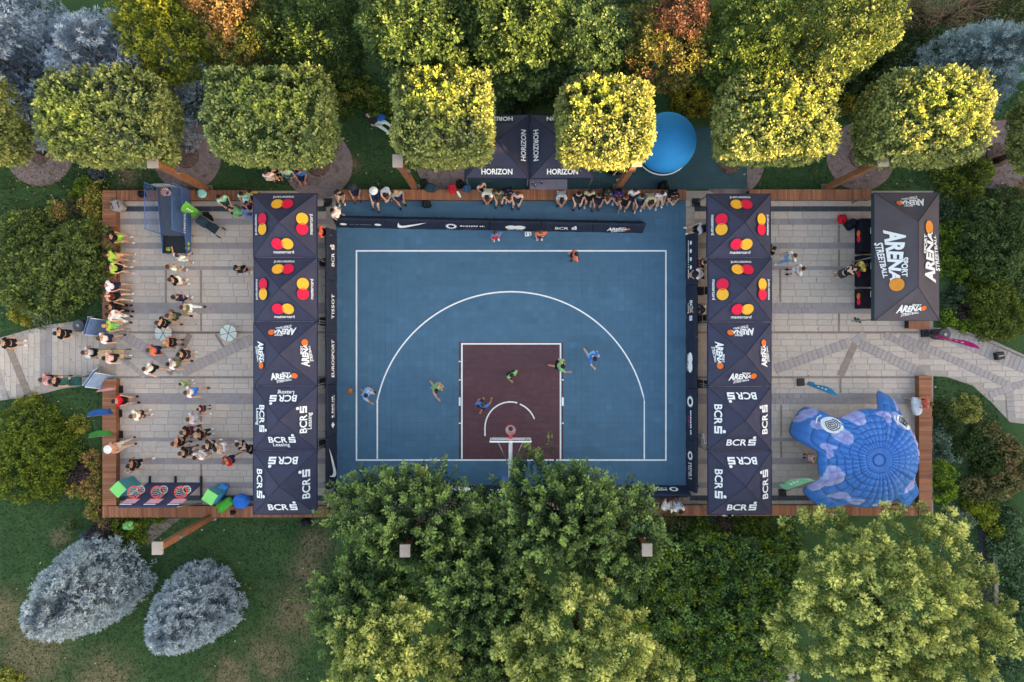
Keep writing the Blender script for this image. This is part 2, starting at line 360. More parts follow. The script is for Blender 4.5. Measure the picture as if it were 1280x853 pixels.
# drainage channels, dark steel grates
m_grate = mat('drain_grate', (58, 66, 76), .5, .4, .15, 6)
for (x0, x1, y) in ((146, 408, 261.5), (868, 1148, 261.5), (146, 420, 622.5), (862, 1148, 622.5)):
    MBs = MB(); xx = x0
    while xx < x1 - 1:
        a, b_ = W(xx, y - 3), W(min(xx + 12, x1), y + 3); MBs.box(((a[0] + b_[0]) / 2, (a[1] + b_[1]) / 2, .042), (b_[0] - a[0] - .012, a[1] - b_[1], .014)); xx += 12
    o = MBs.build('drain_channel', m_grate); o['kind'] = 'structure'

# side paths
def path(poly, name, tiles_fn, bands):
    o = struct(MB().slab(poly, -.05, .028).build(name, m_joint))
    ts = [t for t in tiles_fn() if all(inpoly(*W(t[0] + i * t[2] * .5, t[1] + j * t[3] * .5), poly) for i in (-1, 1) for j in (-1, 1))]
    for t in ts:
        x, y = W(t[0], t[1]); f = random.uniform(.94, 1.05); c = (LIGHT, DARKP, BROWNP)[t[4]]
        obj('slab', tile_mesh(round(t[2] / 25 - .012, 2), round(t[3] / 25 - .012, 2)), M_paver, o, (x, y, .028), color=[v * f for v in c])
    for b_ in bands: strip('sett', b_[0], b_[1], b_[2], b_[3], o, z=.0475)
    return o
lp = P((131, 401), (100, 401), (62, 406), (30, 414), (-40, 434), (-40, 512), (0, 501), (40, 496), (78, 486), (131, 479))
def left_tiles():
    out = []; x = -38
    while x < 130:
        k = 1 if (50 <= x < 61 or 103 <= x < 108) else 0; y = 395 + random.uniform(-16, 0)
        while y < 515: out.append((x + 3.7, y + 9, 7.4, 18, k)); y += 18
        x += 7.4
    return out
path(lp, 'left_path', left_tiles, [((8, 424), (38, 498), .34, BROWNP), ((-12, 432), (8, 500), .3, DARKP)])
rp = P((1146, 412), (1160, 411), (1205, 416), (1240, 429), (1290, 452), (1330, 480), (1330, 560), (1280, 530), (1262, 528), (1240, 504), (1215, 482), (1182, 471), (1146, 470))
def right_tiles():
    out = []; y = 412
    while y < 560:
        x = 1140 + random.uniform(-16, 0)
        while x < 1330: out.append((x + 9, y + 3.7, 18, 7.4, 0)); x += 18
        y += 7.4
    return out
path(rp, 'right_path', right_tiles, [((1124, 420), (1262, 482), .36, DARKP), ((1282, 478), (1236, 494), .34, DARKP), ((1180, 416), (1290, 462), .7, DARKP), ((1260, 484), (1264, 526), .4, DARKP)])
MB().slab(P((1160, 409), (1205, 414), (1242, 427), (1292, 450), (1292, 453), (1240, 430), (1205, 417), (1160, 412)), 0, .12).build('path_kerb', mat('kerb_stone', (150, 142, 136), .9, .1, .12, 5), kind='structure')
# dark asphalt lane behind the trees on the right
struct(MB().slab(P((1222, 660), (1240, 660), (1244, 860), (1222, 860)), -.02, .02).build('asphalt_lane', mat('asphalt', (52, 54, 60), .9, .1, .2, 9, .3, 60)))
struct(MB().slab(P((1241, 690), (1245, 690), (1247, 780), (1243, 780)), 0, .12).build('lane_kerb', mat('kerb_stone', (150, 142, 136))))
struct(MB().slab(P((945, 850), (985, 815), (1010, 870), (950, 870)), -.02, .02).build('lower_path', m_joint))
# worn gravel walk on the lower left lawn
struct(MB().slab(P((170, 680), (195, 650), (226, 648), (185, 682)), -.02, .012).build('gravel_walk', mat('gravel', (128, 118, 108), .95, .1, .25, 20, .5, 60)))
# round tree beds
m_bed = mat('tree_bed_paving', (136, 118, 118), .95, .1, .16, 7, .3, 40, dirt=(92, 74, 68)); m_mulch = mat('bark_mulch', (104, 86, 82), .98, .05, .4, 9, .8, 40, dirt=(66, 52, 46))
BEDS = [(50, 190), (234, 196), (398, 206), (562, 200), (735, 200), (912, 204), (1076, 196), (1246, 194)]
for (px, py) in BEDS:
    x, y = W(px, py); o = struct(MB().lathe([(1.72, -.02), (1.72, .03), (1.66, .035)], (x, y, 0), 40, False).build('tree_bed', m_bed))
    MB().lathe([(.6, 0), (.55, .04), (.3, .08)], (x, y, .036), 22).build('mulch', m_mulch, o)

# bare soil right of the last clipped tree
m_soil2 = mat('dry_soil', (132, 104, 84), .98, .05, .25, 5, .7, 25, dirt=(92, 76, 62))
struct(MB().slab(P((1186, 176), (1215, 158), (1250, 150), (1300, 150), (1300, 262), (1262, 246), (1236, 222), (1206, 200)), -.02, .010).build('bare_soil', m_soil2))
# fallen leaves and scraps on lawn, paving and court
def litter(n, polys, z, pal, smin, smax):
    V = []; C = []
    for p in polys:
        xs = [q[0] for q in p]; ys = [q[1] for q in p]
        for _ in range(n):
            x, y = random.uniform(min(xs), max(xs)), random.uniform(min(ys), max(ys))
            if not inpoly(x, y, p): continue
            a = random.uniform(0, 6.28); s = random.uniform(smin, smax); c = random.choice(pal); f = random.uniform(.7, 1.1)
            for k, (u, v) in enumerate(((-1, 0), (0, -.55), (1, 0), (0, .55))): V.append((x + s * (u * math.cos(a) - v * math.sin(a)), y + s * (u * math.sin(a) + v * math.cos(a)), z + (.012 if k % 2 else .002)))
            C.append([q * f for q in lin(c)])
    return quads_mesh('fallen_leaves', np.array(V), np.array(C))
o = obj('fallen_leaves', litter(260, gp, .06, [(150, 120, 70), (120, 84, 52), (176, 160, 96), (96, 82, 60), (190, 186, 170)], .03, .075), M_leaf, kind='stuff'); o['label'] = 'fallen leaves scattered over the lawn'
o = obj('fallen_leaves', litter(70, [P((146, 251), (316, 251), (316, 634), (146, 634)), P((964, 251), (1090, 251), (1090, 500), (964, 500)), P((0, 425), (128, 402), (128, 480), (0, 500))], .056, [(110, 92, 66), (150, 128, 84), (84, 74, 64), (206, 204, 200)], .02, .05), M_leaf, kind='stuff'); o['label'] = 'fallen leaves and scraps on the paving'

# ---------------------------------------------------------------- sports floor
BLUE = np.array(lin((60, 102, 130))); MAROON = np.array(lin((86, 56, 64))); TEAL = np.array(lin((42, 76, 84)))
court = struct(MB().slab(P((420, 250.5), (857, 250.5), (857, 621), (420, 621)), .036, .050).build('court_floor', mat('court_base', (58, 92, 114))))
def tile_field(x0, y0, x1, y1, colf, z, parent, name='floor_tile', s=.302):
    (ax, ay), (bx, by) = W(x0, y0), W(x1, y1); nx = int((bx - ax) / s); ny = int((ay - by) / s); sx = (bx - ax) / nx; sy = (ay - by) / ny
    I, J = np.meshgrid(np.arange(nx), np.arange(ny)); cx = (ax + (I + .5) * sx).ravel(); cy = (by + (J + .5) * sy).ravel(); n = len(cx)
    e = .0025; h = .014; f = RNG.normal(1, .02, n)
    big = RNG.normal(0, 1, (ny // 2 + 2, nx // 5 + 2)); f += .03 * big[(J // 2).ravel(), ((I + 2 * (J % 2)) // 5).ravel()]     # tiles come in batches of slightly different dye
    fade = RNG.random(n) < .05; f[fade] += RNG.uniform(.05, .11, fade.sum())
    cols = colf(cx, cy) * f[:, None]
    zj = RNG.normal(0, .0012, n)
    V = np.empty((n, 4, 3)); ax_, ay_ = sx / 2 - e, sy / 2 - e
    for k, (i, j) in enumerate(((-1, -1), (1, -1), (1, 1), (-1, 1))): V[:, k, 0] = cx + i * ax_; V[:, k, 1] = cy + j * ay_; V[:, k, 2] = z + h + zj
    S = []
    for a, b_ in ((0, 1), (1, 2), (2, 3), (3, 0)):
        q = np.empty((n, 4, 3)); q[:, 0] = V[:, a]; q[:, 1] = V[:, b_]; q[:, 2] = V[:, b_]; q[:, 3] = V[:, a]; q[:, 2:, 2] -= h; S.append(q)
    o = obj(name, quads_mesh(name, np.concatenate([V] + S).reshape(-1, 3), np.tile(cols, (5, 1))), M_courtmix, parent, kind='stuff'); return o
KX0, KY0 = W(577.5, 430); KX1, KY1 = W(700.5, 574.5)
def court_col(x, y):
    k = (x > KX0) & (x < KX1) & (y < KY0) & (y > KY1); return np.where(k[:, None], MAROON, BLUE)
tile_field(421, 250.8, 856.6, 620.6, court_col, .050, court)
apron = struct(MB().slab(P((580, 160), (934, 160), (934, 237), (580, 237)), -.02, .030).build('rear_floor', mat('court_base', (58, 92, 114))))
tile_field(580.4, 160.4, 933.6, 236.6, lambda x, y: np.tile(TEAL, (len(x), 1)), .030, apron)
ZL = .0712
def pline(pts, wd, name='court_line', closed=False):
    pts = [Vector((*W(*p), 0)) for p in pts]; n = len(pts); vs_ = []; fs = []
    for i, p in enumerate(pts):
        a = pts[(i - 1) % n] if (closed or i > 0) else None; b_ = pts[(i + 1) % n] if (closed or i < n - 1) else None
        d1 = (p - a).normalized() if a is not None else None; d2 = (b_ - p).normalized() if b_ is not None else None
        d1 = d1 or d2; d2 = d2 or d1; n1 = Vector((-d1.y, d1.x, 0)); n2 = Vector((-d2.y, d2.x, 0)); m = (n1 + n2).normalized(); k = wd / 2 / max(.3, m.dot(n1))
        vs_ += [p + m * k + Vector((0, 0, ZL)), p - m * k + Vector((0, 0, ZL))]
    for i in range(n if closed else n - 1): j = (i + 1) % n; fs.append((2 * i, 2 * i + 1, 2 * j + 1, 2 * j))
    return MB().add(vs_, fs).build(name, M_line, court)
pline([(446, 314), (832, 314), (832, 575), (446, 575)], .075, 'boundary_line', True)
arc = [(472, 573.5), (472, 502)] + [(638.5 + 170 * math.cos(t), 535 - 170 * math.sin(t)) for t in np.linspace(math.pi - .195, .20, 60)] + [(805, 501), (805, 573.5)]
pline(arc, .07, 'three_point_line'); ZL += .0015
pline([(577.5, 573.5), (577.5, 430), (700.5, 430), (700.5, 573.5)], .075, 'key_line'); ZL += .0015
pline([(606.3, 545), (606.3, 535)] + [(638 + 31.7 * math.cos(t), 535 - 32.5 * math.sin(t)) for t in np.linspace(math.pi - .08, 1.30, 24)], .065, 'restricted_arc')
pline([(638 + 32 * math.cos(t), 535 - 32 * math.sin(t)) for t in np.linspace(1.2, .36, 14)], .065, 'restricted_arc')
for y in (452, 475, 529):
    pline([(573.6, y), (576, y)], .06, 'lane_mark'); pline([(702, y), (704.6, y)], .06, 'lane_mark') if y != 452 else None
pline([(573.6, 502), (576, 502)], .42, 'lane_block'); pline([(702, 502), (704.6, 502)], .42, 'lane_block')

# ---------------------------------------------------------------- wooden benches round the plaza
WOOD1 = np.array(lin((164, 108, 80))); WOOD2 = np.array(lin((138, 88, 66)))
def bench(x0, y0, x1, y1, label, fascia):
    """photo rectangle of the seat top at 0.45 m; boards run across the bench"""
    z = .45; (ax, ay), (bx, by) = W(x0, y0, z), W(x1, y1, z); w_, d_ = bx - ax, ay - by; alongx = w_ > d_
    t = thing('wooden_bench', label, 'bench', ((ax + bx) / 2, (ay + by) / 2, 0), 0, 'wooden benches framing the plaza'); 
    L_ = w_ if alongx else d_; D = d_ if alongx else w_; n = int(L_ / .112); s = L_ / n; V = []; C = []
    for i in range(n):
        c = -L_ / 2 + (i + .5) * s; q = random.uniform(-.0025, .0025); hw = s / 2 - .005; t_ = random.random(); col = (WOOD1 * (1 - t_) + WOOD2 * t_) * random.uniform(.85, 1.12)
        cs = [(c - hw, -D / 2), (c + hw, -D / 2), (c + hw, D / 2), (c - hw, D / 2)]
        if not alongx: cs = [(-b_, a) for a, b_ in cs]
        top = [(a, b_, z + q) for a, b_ in cs]; bot = [(a, b_, z - .035) for a, b_ in cs]
        V += top; C.append(col)
        for k in range(4): V += [bot[k], bot[(k + 1) % 4], top[(k + 1) % 4], top[k]]; C.append(col * .9)
    obj('seat_boards', quads_mesh('seat_boards', np.array(V), np.array(C)), M_plank_y if alongx else M_plank_x, t, kind='stuff')
    core = MB()
    core.box((0, 0, .215), (L_ - .03, D - .12, .39) if alongx else (D - .12, L_ - .03, .39)); core.build('core', M_black, t)
    for s_ in (-1, 1):      # facing boards: three horizontal runs on each long side
        for k in range(3):
            f = MB(); zz = .085 + k * .125; off = s_ * (D / 2 - .045)
            f.box((0, off, zz), (L_ - .02, .03, .117)) if alongx else f.box((off, 0, zz), (.03, L_ - .02, .117)); f.build('facing_board', M_woodsolid, t)
    return t
bench(145.5, 238, 316, 250.5, 'wooden bench behind the mini basketball cage on the plaza edge', 0)
bench(128, 238, 144.8, 400, 'wooden bench full of seated spectators beside the paved path', 0)
bench(128, 474, 145, 632, 'wooden bench with feather flags standing in front of it', 0)
bench(128, 633, 421, 647, 'wooden bench behind the three-hoop shooting stand', 0)
bench(421.5, 237.2, 858, 250, 'long wooden bench of spectators along the top of the court', 0)
bench(936, 237, 1090, 250, 'empty wooden bench running behind the brown canopy', 0)
bench(803, 632, 1147, 645, 'wooden bench below the right-hand row of canopies', 0)
bench(1149, 470, 1165, 645, 'wooden bench beside the blue inflatable dome', 0)
bench(1136, 398, 1162, 411.5, 'short wooden bench end sticking out below the brown canopy', 0)
# ---------------------------------------------------------------- lettering and emblems (flat print on fabric)
_txt = {}
def text_mesh(s, size=1.0, bold=0.0, shear=0.0, taper=None, space=1.0, sx=1.0):
    key = (s, size, bold, shear, taper, space, sx)
    if key in _txt: return _txt[key]
    cu = bpy.data.curves.new('txt', 'FONT'); cu.body = s; cu.size = size; cu.offset = bold * size; cu.shear = shear; cu.align_x = 'CENTER'; cu.align_y = 'CENTER'
    cu.resolution_u = 3; cu.space_character = space; cu.fill_mode = 'FRONT'
    o = bpy.data.objects.new('txt', cu); COL.objects.link(o); bpy.context.view_layer.update()
    me = bpy.data.meshes.new_from_object(o.evaluated_get(bpy.context.evaluated_depsgraph_get())); bpy.data.objects.remove(o); bpy.data.curves.remove(cu)
    n = len(me.vertices); co = np.empty(n * 3, np.float32); me.vertices.foreach_get('co', co); co = co.reshape(-1, 3)
    co[:, :2] -= (co[:, :2].max(0) + co[:, :2].min(0)) / 2; co[:, 0] *= sx
    if taper:
        u = (co[:, 0] - co[:, 0].min()) / (np.ptp(co[:, 0]) + 1e-9); co[:, 1] *= taper[0] + (taper[1] - taper[0]) * u
        if len(taper) > 2: co[:, 1] += taper[2] * (u - .5)
    co[:, 2] = 0; me.vertices.foreach_set('co', co.ravel()); me.materials.clear(); me.update()
    _txt[key] = me; return me
def disc(r, n=28, sx=1, sy=1): return MB().add([(r * sx * math.cos(2 * math.pi * k / n), r * sy * math.sin(2 * math.pi * k / n), 0) for k in range(n)], [tuple(range(n))]).mesh('disc')
def poly_mesh(pts): 
    me = bpy.data.meshes.new('shape'); bm = bmesh.new(); f = bm.faces.new([bm.verts.new((x, y, 0)) for x, y in pts])
    if f.calc_area() and True: bm.normal_update()
    if f.normal.z < 0: f.normal_flip()
    bmesh.ops.triangulate(bm, faces=bm.faces[:]); bm.to_mesh(me); bm.free(); return me
def rects(lst): 
    m = MB()
    for (x0, y0, x1, y1) in lst: m.add([(x0, y0, 0), (x1, y0, 0), (x1, y1, 0), (x0, y1, 0)], [(0, 1, 2, 3)])
    return m.mesh('bars')
def s_mark(h):
    w_ = h * .95; t = h * .24; g = (h - 3 * t) / 2; x0, x1 = -w_ / 2, w_ / 2; y = -h / 2
    sk_ = .12 * h
    def q(a, b_, c, d): return (a, b_, c, d)
    r_ = [(x0, y, x1, y + t), (x1 - t, y + t, x1, y + t + g), (x0, y + t + g, x1, y + 2 * t + g), (x0, y + 2 * t + g, x0 + t, y + 2 * t + 2 * g), (x0, y + h - t, x1, y + h)]
    return rects(r_)
def swoosh(L_):
    top = [(0, .10), (.02, .22), (.06, .36), (.09, .41), (.075, .30), (.10, .22), (.16, .175), (.24, .185), (.40, .235), (.70, .335), (1.0, .43)]
    bot = [(.70, .245), (.40, .105), (.24, .035), (.15, .005), (.07, .0), (.02, .04)]
    return poly_mesh([((x - .5) * L_, (y - .2) * L_) for x, y in (top + bot)][::-1])
def gear(r):
    pts = []
    for k in range(32):
        a = 2 * math.pi * k / 32; q = r if k % 2 == 0 else r * .78; pts.append((q * math.cos(a), q * math.sin(a)))
    n = 32; v = [(x, y, 0) for x, y in pts] + [(r * .5 * math.cos(2 * math.pi * k / n), r * .5 * math.sin(2 * math.pi * k / n), 0) for k in range(n)]
    return MB().add(v, [(k, (k + 1) % n, n + (k + 1) % n, n + k) for k in range(n)]).mesh('gear')
def lens(r, dx, n=12):
    a = math.acos(dx / r); L_ = [(-dx + r * math.cos(t), r * math.sin(t)) for t in np.linspace(-a, a, n)] + [(dx - r * math.cos(t), r * math.sin(t)) for t in np.linspace(a, -a, n)[1:-1] * -1]
    return poly_mesh(L_)
def thin_words(w_, h, n):
    """line of lettering too small to read in the photograph"""
    out = []; x = -w_ / 2; rnd = random.Random(int(w_ * 100) + n)
    while x < w_ / 2:
        k = h * rnd.uniform(.35, .8); out.append((x, -h / 2 * rnd.choice((1, .8)), min(x + k, w_ / 2), h / 2 * rnd.choice((1, .7)))); x += k + h * (.25 if rnd.random() > .18 else .8)
    return rects(out)
LOGO = {}
def L_(name, *items): LOGO[name] = items     # (part name, mesh, material, x, y, layer)
L_('circles', ('emblem_disc', disc(.275), M_redp, -.23, .13, 0), ('emblem_disc', disc(.275), M_yelp, .23, .13, 0.001), ('emblem_overlap', lens(.275, .23), M_lens, 0, .13, .003), ('lettering', text_mesh('mastercard', .21, .012), M_white, 0, -.27, 0))
L_('bcr', ('lettering', text_mesh('BCR', .50, .022, .0), M_white, -.22, 0, 0), ('emblem', s_mark(.36), M_white, .49, 0, 0), ('emblem_dot', disc(.075, 16), M_white, .56, .28, 0))
L_('leasing', ('lettering', text_mesh('BCR', .46, .022), M_white, -.22, .09, 0), ('emblem', s_mark(.33), M_white, .44, .09, 0), ('emblem_dot', disc(.07, 16), M_white, .50, .35, 0), ('lettering', text_mesh('Leasing', .27, .012), M_white, -.1, -.22, 0))
def arena(k, ballr):
    return (('lettering', text_mesh('ARENA', .52 * k, .045, .15, (1.6, .62), 1.0, .92), M_white, -.1 * k, 0, 0), ('lettering', text_mesh('SPORT', .23 * k, .035, .0, (1.1, .85), 1.0, .85), M_white, .27 * k, .26 * k, 0),
            ('lettering', text_mesh('STREETBALL', .25 * k, .03, .0, (1.3, .65, .2 * k), 1.0, .8), M_white, .03 * k, -.35 * k, 0), ('basketball_print', disc(ballr, 24), M_ballp if k > 1.3 else M_orap, (.62 + .05) * k + ballr * .6, .05 * k, 0))
LOGO['arena'] = arena(.66, .15); LOGO['arena_big'] = arena(1.5, .31); LOGO['arena_small'] = arena(.72, .13)
L_('horizon', ('lettering', text_mesh('HORIZON', .36, .03, 0, None, 1.0, .88), M_white, 0, 0, 0))
def put_logo(parent, key, mtx, lift=.014):
    for (nm, me, m_, x, y, l) in LOGO[key]:
        me2 = me if (len(me.materials) and me.materials[0] == m_) else me
        if len(me.materials) == 0: me.materials.append(m_)
        o = obj('small_print' if me.name.startswith('bars') and nm == 'lettering' else nm, me, None, parent, kind='stuff' if me.name.startswith('bars') and nm == 'lettering' else None); o.matrix_local = mtx @ Matrix.Translation((x, y, lift + l))

# ---------------------------------------------------------------- canopies
def panel_frame(a, half, eave, peak, v):
    """frame lying on the slope of side a (0 = side facing the camera's bottom), v metres up the slope from the eave"""
    rise = peak - eave; sl = math.atan2(rise, half); c, s = math.cos(sl), math.sin(sl)
    M_ = Matrix.Translation((0, -half + v * c, eave + v * s)) @ Matrix.Rotation(sl, 4, 'X')
    return Matrix.Rotation(a, 4, 'Z') @ M_
def gazebo(cx, cy, logos, label, vpos, group=None, rz=0.0, sagseed=0):
    rj = random.Random(sagseed * 5 + 1); t = thing('canopy_tent', label, 'canopy', (cx + rj.uniform(-.025, .025), cy, 0), rz + rj.uniform(-.007, .007), group); hf = 1.49; ev, pk = 2.2, 3.05
    rnd = random.Random(sagseed); 
    for k in range(4):
        a = k * math.pi / 2; Rm = Matrix.Rotation(a, 4, 'Z'); m = MB(); n = 10; vs_ = []; idx = {}; fs = []
        ph = rnd.uniform(0, 6)
        for j in range(n + 1):
            v = j / n; hw = hf * (1 - v)
            for i in range(n + 1):
                u = -1 + 2 * i / n; x = u * hw; y = -hf + hf * v
                sag = -.035 * math.sin(math.pi * v) * (1 - u * u) - .022 * (1 - v) * (1 - u * u) + .012 * math.sin(7 * u + ph) * math.sin(math.pi * v) * (1 - u * u) + .007 * math.sin(13 * (u + v) + 2 * ph) * math.sin(math.pi * v) * (1 - u * u)
                idx[i, j] = len(vs_); p = Rm @ Vector((x, y, ev + (pk - ev) * v + sag)); vs_.append(p)
        for j in range(n):
            for i in range(n):
                f = (idx[i, j], idx[i + 1, j], idx[i + 1, j + 1], idx[i, j + 1]); fs.append(f if j < n - 1 else f)
        pn = m.add(vs_, fs, True).build('canopy_panel', M_canopy, t)
        va = MB(); q = [Rm @ Vector(p) for p in ((-hf - .005, -hf - .006, ev + .01), (hf + .005, -hf - .006, ev + .01), (hf + .002, -hf + .03, ev - .24), (-hf - .002, -hf + .03, ev - .24))]
        va.add(q + [Vector(p) + Rm @ Vector((0, .012, 0)) for p in q], [(3, 2, 1, 0)[::-1], (4, 5, 6, 7)[::-1], (0, 1, 5, 4), (2, 3, 7, 6)])
        vo = va.build('valance', M_valance, t)
        if logos: put_logo(pn, logos, panel_frame(a, hf, ev, pk, vpos), .052)
        lx = Rm @ Vector((-hf + .04, -hf + .04, 0)); MB().box((lx.x, lx.y, ev / 2 + .03), (.04, .04, ev - .06)).build('leg', M_metal, t)
        # ridge seam
        r0, r1 = Rm @ Vector((-hf, -hf, ev + .012)), Vector((0, 0, pk + .008)); MB().tube([r0, r1], .014, 6).build('ridge_seam', M_valance, t)
    return t
XL, XR = -10.6, 10.62
for i, (lg, lb) in enumerate((('circles', 'navy canopy with red and amber circles at the plaza corner, by the {} end of the bench'), ('circles', 'navy canopy with red and amber circles beside the streetball canopy, {} row'), ('arena', 'navy canopy with orange balls and slanted white streetball lettering, {} row'), ('leasing', None), ('bcr', None))):
    y = 6.92 - 1.504 - 3.008 * i
    l1 = lb.format('left') if lb and i else 'navy canopy with red and amber circles next to the mini basketball cage'
    if i == 3: l1 = 'navy canopy with white capitals, square S mark and a second line of lettering'
    if i == 4: l1 = 'navy canopy with white capitals and square S mark beside the blue and green bags'
    if i == 1: l1 = 'navy canopy with red and amber circles beside the crowd on the plaza'
    if i == 2: l1 = 'navy canopy with orange balls and white streetball lettering beside the crowd'
    gazebo(XL, y, lg, l1, .55 if lg != 'bcr' else .5, 'canopies in a row beside the court', 0, i)
for i, lg in enumerate(('circles', 'circles', 'arena', 'bcr', 'bcr')):
    y = 6.90 - 1.504 - 3.006 * i
    l1 = ('navy canopy with red and amber circles touching the empty wooden bench', 'navy canopy with red and amber circles behind the two court-side officials', 'navy canopy with orange balls and white lettering facing the open right plaza',
          'navy canopy with white capitals and square S mark next to the streetball canopy', 'navy canopy with white capitals and square S mark over the bench by the yellow-green tree')[i]
    gazebo(XR + .012 * i, y, lg, l1, .55 if lg != 'bcr' else .5, 'canopies in a row beside the court', 0, 10 + i)
gazebo(-.70, 9.1, 'horizon', 'navy canopy with wide white capitals on each slope beside the square-clipped tree and mulch bed', .33, 'pair of canopies behind the bench', 0, 20)
gazebo(2.33, 9.1, 'horizon', 'navy canopy with wide white capitals on each slope next to the blue balloon', .33, 'pair of canopies behind the bench', 0, 21)
# large brown canopy
def big_canopy():
    x0, x1, y0, y1 = 16.92, 19.95, .95, 6.93; cx, cy = (x0 + x1) / 2, (y0 + y1) / 2; hx, hy = (x1 - x0) / 2, (y1 - y0) / 2; ev, pk = 2.25, 3.15
    t = thing('large_canopy_tent', 'large charcoal canopy with slanted white lettering and printed basketballs', 'canopy', (cx, cy, 0)); r = hy - hx
    A = [(-hx, -hy, ev), (hx, -hy, ev), (hx, hy, ev), (-hx, hy, ev)]; T0, T1 = (0, -r, pk), (0, r, pk)
    def surf(quad, nm):
        q = [Vector(p) for p in quad]; n = 12; vs_ = []; fs = []
        for j in range(n + 1):
            for i in range(n + 1):
                u, v = i / n, j / n; a = q[0].lerp(q[1], u); b_ = (q[3].lerp(q[2], u) if len(q) == 4 else q[2]); p = a.lerp(b_, v)
                p.z -= .045 * math.sin(math.pi * v) * math.sin(math.pi * u) + .02 * (1 - v) * math.sin(math.pi * u); vs_.append(p)
        for j in range(n):
            for i in range(n): fs.append((j * (n + 1) + i, j * (n + 1) + i + 1, (j + 1) * (n + 1) + i + 1, (j + 1) * (n + 1) + i))
        return MB().add(vs_, fs, True).build('canopy_panel', M_canopy_brown, t)
    S = surf([A[0], A[1], T0], 's'); N_ = surf([A[2], A[3], T1], 'n'); E = surf([A[1], A[2], T1, T0], 'e'); Wp = surf([A[3], A[0], T0, T1], 'w')
    sl = math.atan2(pk - ev, hx)
    put_logo(Wp, 'arena_big', Matrix.Rotation(-math.pi / 2, 4, 'Z') @ Matrix.Translation((.15, -hx + .72, ev + .72 * math.tan(sl))) @ Matrix.Rotation(sl, 4, 'X'), .035)
    put_logo(E, 'arena_big', Matrix.Rotation(math.pi / 2, 4, 'Z') @ Matrix.Translation((.1, -hx + .72, ev + .72 * math.tan(sl))) @ Matrix.Rotation(sl, 4, 'X'), .035)
    sl2 = math.atan2(pk - ev, hx)
    put_logo(S, 'arena_small', Matrix.Translation((0, -hy + .55, ev + .55 * math.tan(sl2))) @ Matrix.Rotation(sl2, 4, 'X'), .035)
    put_logo(N_, 'arena_small', Matrix.Rotation(math.pi, 4, 'Z') @ Matrix.Translation((0, -hy + .55, ev + .55 * math.tan(sl2))) @ Matrix.Rotation(sl2, 4, 'X'), .035)
    mv = mat('teal_valance', (44, 60, 72), .75, .2, .1, 3)
    for k in range(4):
        a, b_ = Vector(A[k]), Vector(A[(k + 1) % 4]); o_ = Vector(((a + b_) / 2).to_2d().normalized().to_3d()) * .006; m = MB(); dn = Vector((0, 0, -.3))
        q = [a + o_, b_ + o_, b_ + o_ * .2 + dn, a + o_ * .2 + dn]; m.add(q + [p - o_ * 2.5 for p in q], [(0, 3, 2, 1), (4, 5, 6, 7), (0, 1, 5, 4), (2, 3, 7, 6)]); m.build('valance', mv, t)
    for (a, b_) in ((A[0], T0), (A[1], T0), (A[2], T1), (A[3], T1), (T0, T1)): MB().tube([Vector(a) + Vector((0, 0, .01)), Vector(b_) + Vector((0, 0, .008))], .015, 6).build('ridge_seam', mat('brown_seam', (58, 52, 58)), t)
    for (x, y) in ((-hx, -hy), (hx, -hy), (hx, hy), (-hx, hy), (-hx, 0), (hx, 0)): MB().box((x * .97, y * .985, ev / 2), (.05, .05, ev)).build('leg', M_metal, t)
big_canopy()

# ---------------------------------------------------------------- perimeter boards (padded A-frame advertising boards)
L_('b_leaf', ('emblem', disc(.16, 8, 1.1, .8), M_white, -.85, .02, 0), ('emblem', disc(.16, 8, 1.1, .8), M_white, .85, .02, 0), ('lettering', thin_words(1.05, .09, 3), mat('grey_print', (120, 128, 145)), 0, .0, 0))
L_('b_swoosh', ('emblem', swoosh(1.5), M_white, 0, 0, 0))
L_('b_sun', ('emblem', gear(.30), M_white, -.62, 0, 0), ('lettering', thin_words(1.2, .13, 5), M_white, .42, .06, 0), ('lettering', thin_words(.5, .07, 6), mat('pink_print', (190, 60, 130)), .35, -.13, 0))
L_('b_cloud', ('emblem', disc(.26, 20, 1.15, .8), M_white, -.2, 0, 0), ('emblem', disc(.26, 20, 1.15, .8), M_white, .2, 0, .001), ('lettering', thin_words(.8, .05, 7), M_white, 0, -.27, 0))
L_('b_bcr', ('lettering', text_mesh('BCR', .36, .02), M_white, -.25, 0, 0), ('emblem', s_mark(.26), M_white, .36, 0, 0), ('emblem_dot', disc(.06, 14), M_white, .40, .2, 0))
L_('b_leasing', ('lettering', text_mesh('BCR', .34, .02), M_white, -.2, .08, 0), ('emblem', s_mark(.25), M_white, .36, .06, 0), ('lettering', text_mesh('Leasing', .17, .01), M_white, -.12, -.17, 0))
LOGO['b_arena'] = arena(.62, .1)
L_('b_tissot', ('lettering', text_mesh('TISSOT', .34, .02, 0, None, 1.15), M_white, 0, 0, 0))
L_('b_euro', ('lettering', text_mesh('EUROSPORT', .33, .018, .1), M_white, 0, 0, 0))
L_('b_diamond', ('emblem', poly_mesh([(-.16, 0), (0, -.16), (.16, 0), (0, .16)]), M_white, -.72, 0, 0), ('lettering', thin_words(1.1, .14, 9), M_white, .2, .05, 0), ('lettering', thin_words(1.1, .06, 11), M_white, .2, -.1, 0))
L_('b_dots', *[('emblem_dot', disc(.11, 6), M_white, -.8 + .4 * k, .06, 0) for k in range(5)], ('lettering', thin_words(1.9, .09, 12), M_white, 0, -.16, 0))
L_('b_crest', ('emblem', gear(.24), M_white, -.5, 0, 0), ('lettering', thin_words(.8, .13, 14), M_white, .25, .08, 0), ('lettering', thin_words(.8, .1, 15), M_white, .25, -.1, 0))
